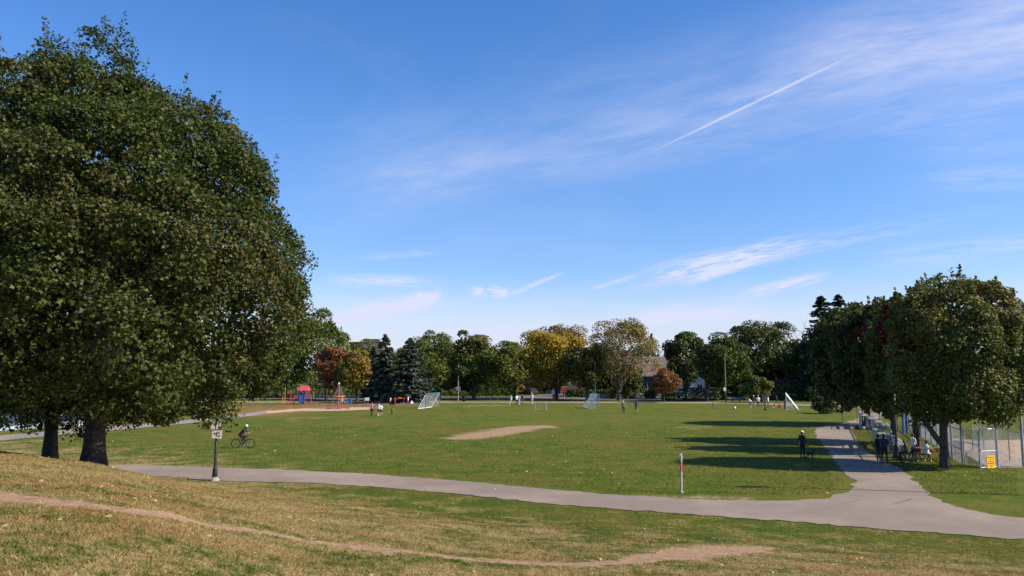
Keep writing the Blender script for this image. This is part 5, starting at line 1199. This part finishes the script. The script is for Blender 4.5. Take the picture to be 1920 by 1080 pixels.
# hockey rink boards under the maple
def rink():
    a, b = flat(-90, 812), flat(166, 799); d = b - a; L = d.length; t = thing('rink_boards', 'white rink boards with dark screens seen under the big maple', 'fence', a, math.atan2(d.y, d.x)); n = 9
    for i in range(n):
        x = L * (i + .5) / n; obj('board', MB().box((x, 0, .3), (L / n - .03, .08, .6)), paint('scuffed_board', (.42, .45, .48), var=.2), t)
        obj('screen', MB().box((x, 0, 1.3), (L / n - .12, .02, 1.3)), paint('rink_screen', (.03, .05, .08), rough=.25), t)
    for i in range(n + 1): obj('post', MB().box((L * i / n, .06, 1.05), (.07, .07, 2.1)), STEEL, t)
    obj('kick_plate', MB().box((L / 2, -.06, .12), (L, .02, .24)), paint('pale_blue', (.4, .5, .6)), t)
rink()

# ------------------------------------------------------------------ ball field: fence, gate, bleachers
def chain_panel(mb, A, B, z0, z1, step=.11, r=.0042):
    """crossing wires between two posts"""
    A, B = V3((A[0], A[1], 0)), V3((B[0], B[1], 0)); L = (B - A).length; u = (B - A) / L; h = z1 - z0
    s = -h
    while s < L:
        lo, hi = max(0, s), min(L, s + h)
        if hi > lo + 1e-3:
            for sg in (0, 1):
                za, zb = (z0 + lo - s, z0 + hi - s) if sg == 0 else (z1 - (lo - s), z1 - (hi - s)); mb.tube([A + u * lo + V3((0, 0, za)), A + u * hi + V3((0, 0, zb))], r, 3, cap=False)
        s += step
def fence(name, label, pts, h, post_r=.045, rails=(1.0,), group=None, mesh=True, tall=None, z0=.05):
    o = V3((pts[0][0], pts[0][1], 0)); t = thing(name, label, 'fence', o, 0, group); Q = [V3((a, b, 0)) - o for a, b in pts]
    for i, q in enumerate(Q): obj('post', MB().tube([q + V3((0, 0, -.1)), q + V3((0, 0, (tall or h)))], post_r, 8), STEEL, t)
    for a, b in zip(Q, Q[1:]):
        for k in rails: obj('rail', MB().tube([a + V3((0, 0, h * k)), b + V3((0, 0, h * k))], post_r * .6, 6), STEEL, t)
        if mesh: w_ = MB(); chain_panel(w_, a, b, z0, h); tag(obj('wire_mesh', w_, STEEL, t), kind='stuff')
    return t
f0 = at(1805, 871); f1 = at(1786, 861.5); f2 = at(1770, 847.5); dv = (f2 - f0).xy.normalized()
line_pts = [(f0.x, f0.y), (f1.x, f1.y), (f2.x, f2.y)] + [(f2.x + dv.x * 3.4 * k, f2.y + dv.y * 3.4 * k) for k in range(1, 10)]
fence('backstop_fence', 'tall chain link fence running away beside the maple row', line_pts, 4.2, .065, (.22, .5, 1.0))
gp = at(1838, 879); bp2 = at(1871, 876.5); ep = at(1919.5, 877)
fence('gate_side_fence', 'short chain link panel between the backstop and the gate', [(f0.x + .12, f0.y), (gp.x, gp.y)], 2.2, .04, (.62,))
def gate():
    t = thing('gate', 'chain link gate with a yellow notice by the infield', 'gate', (gp.x, gp.y, 0)); d = bp2 - gp; d.z = 0; w = d.length - .1; u = d.normalized(); h = 2.27
    A = u * .09; B = u * w
    fr = MB(); P = [A + V3((0, 0, .06)), A + V3((0, 0, h - .12)), A + u * .12 + V3((0, 0, h)), B + V3((0, 0, h)), B + V3((0, 0, .06))]
    for a, b in zip(P, P[1:] + P[:1]): fr.tube([a, b], .028, 8)
    fr.tube([A + V3((0, 0, h * .44)), B + V3((0, 0, h * .44))], .02, 8); obj('frame', fr, ALU, t)
    m_ = MB(); chain_panel(m_, A, B, .06, h); tag(obj('wire_mesh', m_, STEEL, t), kind='stuff')
    obj('latch', MB().box(A + V3((-.05, -.03, h * .46)), (.12, .05, .1)), RED, t); obj('hinge', MB().tube([B + V3((0, 0, .5)), B + V3((.08, 0, .5))], .03, 6).tube([B + V3((0, 0, 1.7)), B + V3((.08, 0, 1.7))], .03, 6), STEEL, t)
    c = (A + B) / 2 + u * .16 + V3((0, -.05, .36)); s = obj('sign_plate', MB().box(c, (.68, .02, .72), math.atan2(u.y, u.x)), YELLOW, t)
    mk = MB(); rz = math.atan2(u.y, u.x)
    for i, (x, z, ww, hh) in enumerate([(-.2, .26, .12, .06), (.25, .26, .07, .07), (.02, .26, .28, .035), (0, .14, .34, .03), (-.16, .04, .2, .03), (.12, .04, .26, .03), (-.22, -.07, .1, .06), (.22, -.07, .12, .06), (0, -.07, .26, .05), (-.1, -.18, .3, .025), (.2, -.18, .16, .025), (0, -.27, .2, .025)]):
        mk.box(c + u * x + V3((0, -.014, z)), (ww, .008, hh), rz)
    obj('lettering', mk, BLACK, s)
gate()
def backstop():
    t = thing('backstop', 'tall backstop frame with an overhead mesh panel at the right edge', 'fence', (bp2.x, bp2.y, 0)); w = (ep - bp2).length; u = V3((1, (ep.y - bp2.y) / (ep.x - bp2.x), 0)).normalized()
    for k in range(4): obj('post', MB().tube([u * w * k + V3((0, 0, -.1)), u * w * k + V3((0, 0, 5))], .075, 10), STEEL, t)
    for k in range(3):
        for z in (2.36, 3.4, 4.95): obj('rail', MB().tube([u * w * k + V3((0, 0, z)), u * w * (k + 1) + V3((0, 0, z))], .03, 6), STEEL, t)
        m_ = MB(); chain_panel(m_, u * w * k, u * w * (k + 1), 2.36, 4.95); tag(obj('wire_mesh', m_, STEEL, t), kind='stuff')
backstop()
lf = [at(1770, 826), at(1805, 840), at(1826, 856), at(1862, 874)]
L0, L1 = V3((33.2, 58.5, 0)), V3((31.0, 49.2, 0))
fence('dugout_fence', 'low chain link fence inside the ball field behind the gate', [(L0.lerp(L1, k / 4).x, L0.lerp(L1, k / 4).y) for k in range(5)], 1.9, .04, (1.0,))
fence('outfield_fence', 'long low chain link fence across the far side of the ball field', [(64 + 4 * k, 120 + .4 * k) for k in range(12)], 1.4, .04, (1.0,), mesh=False)
q = at(1790, 851); t = thing('equipment_box', 'faded pink storage box behind the tall fence', 'box', q, R(-15)); obj('body', MB().box((0, 0, .45), (.7, .55, .9)), paint('pink_box', (.42, .22, .18)), t); obj('lid', MB().box((0, 0, .93), (.76, .6, .06)), ALU, t)
t = thing('player_bench', 'low grey bench in front of the pink storage box', 'bench', at(1794, 859), R(-12)); obj('seat', MB().box((0, 0, .44), (1.6, .28, .04)), ALU, t)
for s in (-.6, .6): obj('leg', MB().box((s, 0, .21), (.06, .24, .42)), ALU, t)
for i, px in enumerate((1694, 1701)):
    q = at(px, 812); pole(px, 812, 2.1, .11, BLUE, ['slim blue padded post left of the trunk behind the fence', 'blue padded post nearest the maple trunk behind the fence'][i], 'padded_post', 'post')
def bleachers(p, rz, label, n=4, L=8.0):
    t = thing('bleachers', label, 'bleachers', p, rz)
    for i in range(n):
        obj('seat_plank', MB().box((0, i * .6, .42 + i * .3), (L, .26, .04)), ALU, t)
        if i: obj('foot_plank', MB().box((0, i * .6 - .3, .12 + i * .3), (L, .26, .04)), ALU, t)
    for k in range(5):
        x = -L / 2 + .3 + (L - .6) * k / 4
        m_ = MB().tube([(x, -.15, .05), (x, n * .6 - .4, .05)], .03, 6).tube([(x, -.1, .1), (x, n * .6 - .5, .1 + n * .3 - .2)], .03, 6)
        for i in range(n): m_.tube([(x, i * .6, .05), (x, i * .6, .40 + i * .3)], .028, 6)
        obj('frame', m_, STEEL, t)
    obj('guard_rail', MB().tube([(-L / 2, n * .6 - .4, .4 + n * .3), (L / 2, n * .6 - .4, .4 + n * .3)], .03, 6).tube([(-L / 2, n * .6 - .4, .4), (-L / 2, n * .6 - .4, .4 + n * .3)], .03, 6).tube([(L / 2, n * .6 - .4, .4), (L / 2, n * .6 - .4, .4 + n * .3)], .03, 6), STEEL, t)
ang = math.atan2(dv.y, dv.x)
bl0 = at(1690, 838); bleachers(bl0, ang + math.pi * 0, 'grey metal bleachers between the lamp post and the tall fence', 4, 7.5)
bl1 = at(1662, 806); bleachers(bl1 + V3((.8, 1.5, 0)), ang, 'further set of metal bleachers behind the crimson maple trunk', 5, 5)
t = thing('stroller', 'grey stroller beside the person past the cedar shrubs', 'stroller', at(1571, 774))
obj('seat', MB().box((0, 0, .6), (.45, .6, .3), taper=.8), CL['grey'], t); obj('handle', MB().tube([(.2, .3, .6), (.2, .55, 1.0), (-.2, .55, 1.0), (-.2, .3, .6)], .018, 6), BLACK, t)
for sx in (-.22, .22):
    for sy in (-.3, .3): obj('wheel', MB().ring((sx, sy, .13), (1, 0, 0), .1, .03, 14, 6), RUBBER, t); 
obj('chassis', MB().tube([(-.22, -.3, .13), (-.18, .2, .5)], .018, 6).tube([(.22, -.3, .13), (.18, .2, .5)], .018, 6).tube([(-.22, .3, .13), (-.18, -.2, .5)], .018, 6).tube([(.22, .3, .13), (.18, -.2, .5)], .018, 6), BLACK, t)

# ------------------------------------------------------------------ grass blades and fallen leaves on the near slope
def blades():
    g = np.random.default_rng(77); n = 640000
    y = 5 + 39 * g.uniform(size=n) ** 1.25; x = y * g.uniform(-.78, .78, n)
    worn, dry, lit = cover(x, y); keep = (worn + g.normal(0, .18, n) < .62); z = terrain(x, y)
    # no blades on the paths
    poly = np.array([tuple(p) for p in far_edge + near_edge[::-1]]); ins = np.zeros(n, bool)
    for (ax, ay), (bx, by) in zip(poly, np.roll(poly, -1, 0)):
        c = ((ay > y) != (by > y)); ins ^= c & (x < (bx - ax) * (y - ay) / (by - ay + 1e-12) + ax)
    dn = np.min([np.hypot(x - a, y - b) for a, b in near_edge], 0)
    keep &= ~ins; u = x / y; fy = np.interp(u, [p[0] / p[1] for p in near_edge[2:]], [p[1] for p in near_edge[2:]]); keep &= y < fy + .1
    x, y, z, worn, dry, lit = (q[keep] for q in (x, y, z, worn, dry, lit)); n = len(x)
    a = g.uniform(0, 6.28, n); h = g.uniform(.018, .05, n); w = g.uniform(.0035, .008, n) * (1 + y / 40); lean = g.normal(0, .035, (n, 2))
    p = np.c_[x, y, z - .005]; dx = np.c_[np.cos(a) * w, np.sin(a) * w, np.zeros(n)]
    V = np.stack([p - dx, p + dx, p + np.c_[lean, h]], 1).reshape(-1, 3)
    q = int(110000); fy_ = 38 + 45 * g.uniform(size=q) ** 1.2; fx = fy_ * g.uniform(-.62, .62, q); okf = np.ones(q, bool)
    for nm in ('footpath', 'side_path'):
        co = np.array([v.co[:2] for v in bpy.data.objects[nm].data.vertices])[::3]
        for k0 in range(0, q, 10000): okf[k0:k0 + 10000] &= np.min((fx[k0:k0 + 10000, None] - co[None, :, 0]) ** 2 + (fy_[k0:k0 + 10000, None] - co[None, :, 1]) ** 2, 1) > .45
    fw_, fd_, fl_ = cover(fx, fy_); okf &= (fw_ < .4) & ((fy_ > np.interp(fx / fy_, [p[0] / p[1] for p in far_edge[2:]], [p[1] for p in far_edge[2:]]) + .3) | (fx / fy_ > .5))
    fx, fy_, fw_, fd_, fl_ = (a_[okf] for a_ in (fx, fy_, fw_, fd_, fl_)); q = len(fx); a = g.uniform(0, 6.28, q); w = g.uniform(.012, .03, q); h = g.uniform(.03, .07, q); p = np.c_[fx, fy_, terrain(fx, fy_) - .005]
    dx = np.c_[np.cos(a) * w, np.sin(a) * w, np.zeros(q)]; V = np.concatenate([V, np.stack([p - dx, p + dx, p + np.c_[g.normal(0, .04, (q, 2)), h]], 1).reshape(-1, 3)])
    worn, dry, lit = np.r_[worn, fw_], np.r_[dry, fd_], np.r_[lit, fl_]; n += q
    me = np_mesh('grass', V, 3, blade_material(), None, dict(worn=worn, dry=dry, litter=lit, rnd=g.uniform(0, 1, n)))
    tag(link('grass', me), 'short dry grass blades on the near slope', 'grass', None, 'stuff')
blades()
def fallen():
    g = np.random.default_rng(78); n = 5200
    y = np.sqrt(g.uniform(9 ** 2, 46 ** 2, n)); x = y * g.uniform(-.75, .75, n)
    k = g.uniform(size=n) < np.interp(x / y, [-.7, -.2, .7], [1, .55, .35]); k &= y < np.interp(x / y, _u, _T) * 1.04; x, y = x[k], y[k]; n = len(x)
    P = np.c_[x, y, terrain(x, y) + .045]
    pal = [((.42, .32, .14), 4), ((.30, .17, .07), 3), ((.5, .42, .16), 2), ((.18, .09, .04), 2)]
    V = leaf_verts(P, np.array([0, 0, 1.0]) + g.normal(0, .35, (n, 3)), g.normal(size=(n, 3)), g.uniform(.04, .085, n), MAPLE)
    V2 = None
    y2 = np.sqrt(g.uniform(38 ** 2, 85 ** 2, 1100)); x2 = y2 * g.uniform(-.5, .62, 1100); P2 = np.c_[x2, y2, terrain(x2, y2) + .05]
    V = np.concatenate([V, leaf_verts(P2, np.array([0, 0, 1.0]) + g.normal(0, .4, (1100, 3)), g.normal(size=(1100, 3)), g.uniform(.06, .13, 1100), MAPLE)]); n += 1100; P = np.concatenate([P, P2])
    tag(link('fallen_leaves', np_mesh('fallen_leaves', V, len(MAPLE), LEAF, pick(g, n, pal))), 'fallen yellow and brown leaves scattered over the slope', 'leaves', None, 'stuff')
    n = 3500; x = g.normal(xat(540, 130), 9, n); y = g.normal(128, 8, n); P = np.c_[x, y, np.full(n, .03)]
    V = leaf_verts(P, np.array([0, 0, 1.0]) + g.normal(0, .35, (n, 3)), g.normal(size=(n, 3)), g.uniform(.1, .22, n), DIAM)
    tag(link('leaf_litter', np_mesh('leaf_litter', V, 4, LEAF, pick(g, n, [((.33, .15, .06), 3), ((.28, .19, .08), 2)]))), 'orange leaf litter by the playground', 'leaves', None, 'stuff')
fallen()
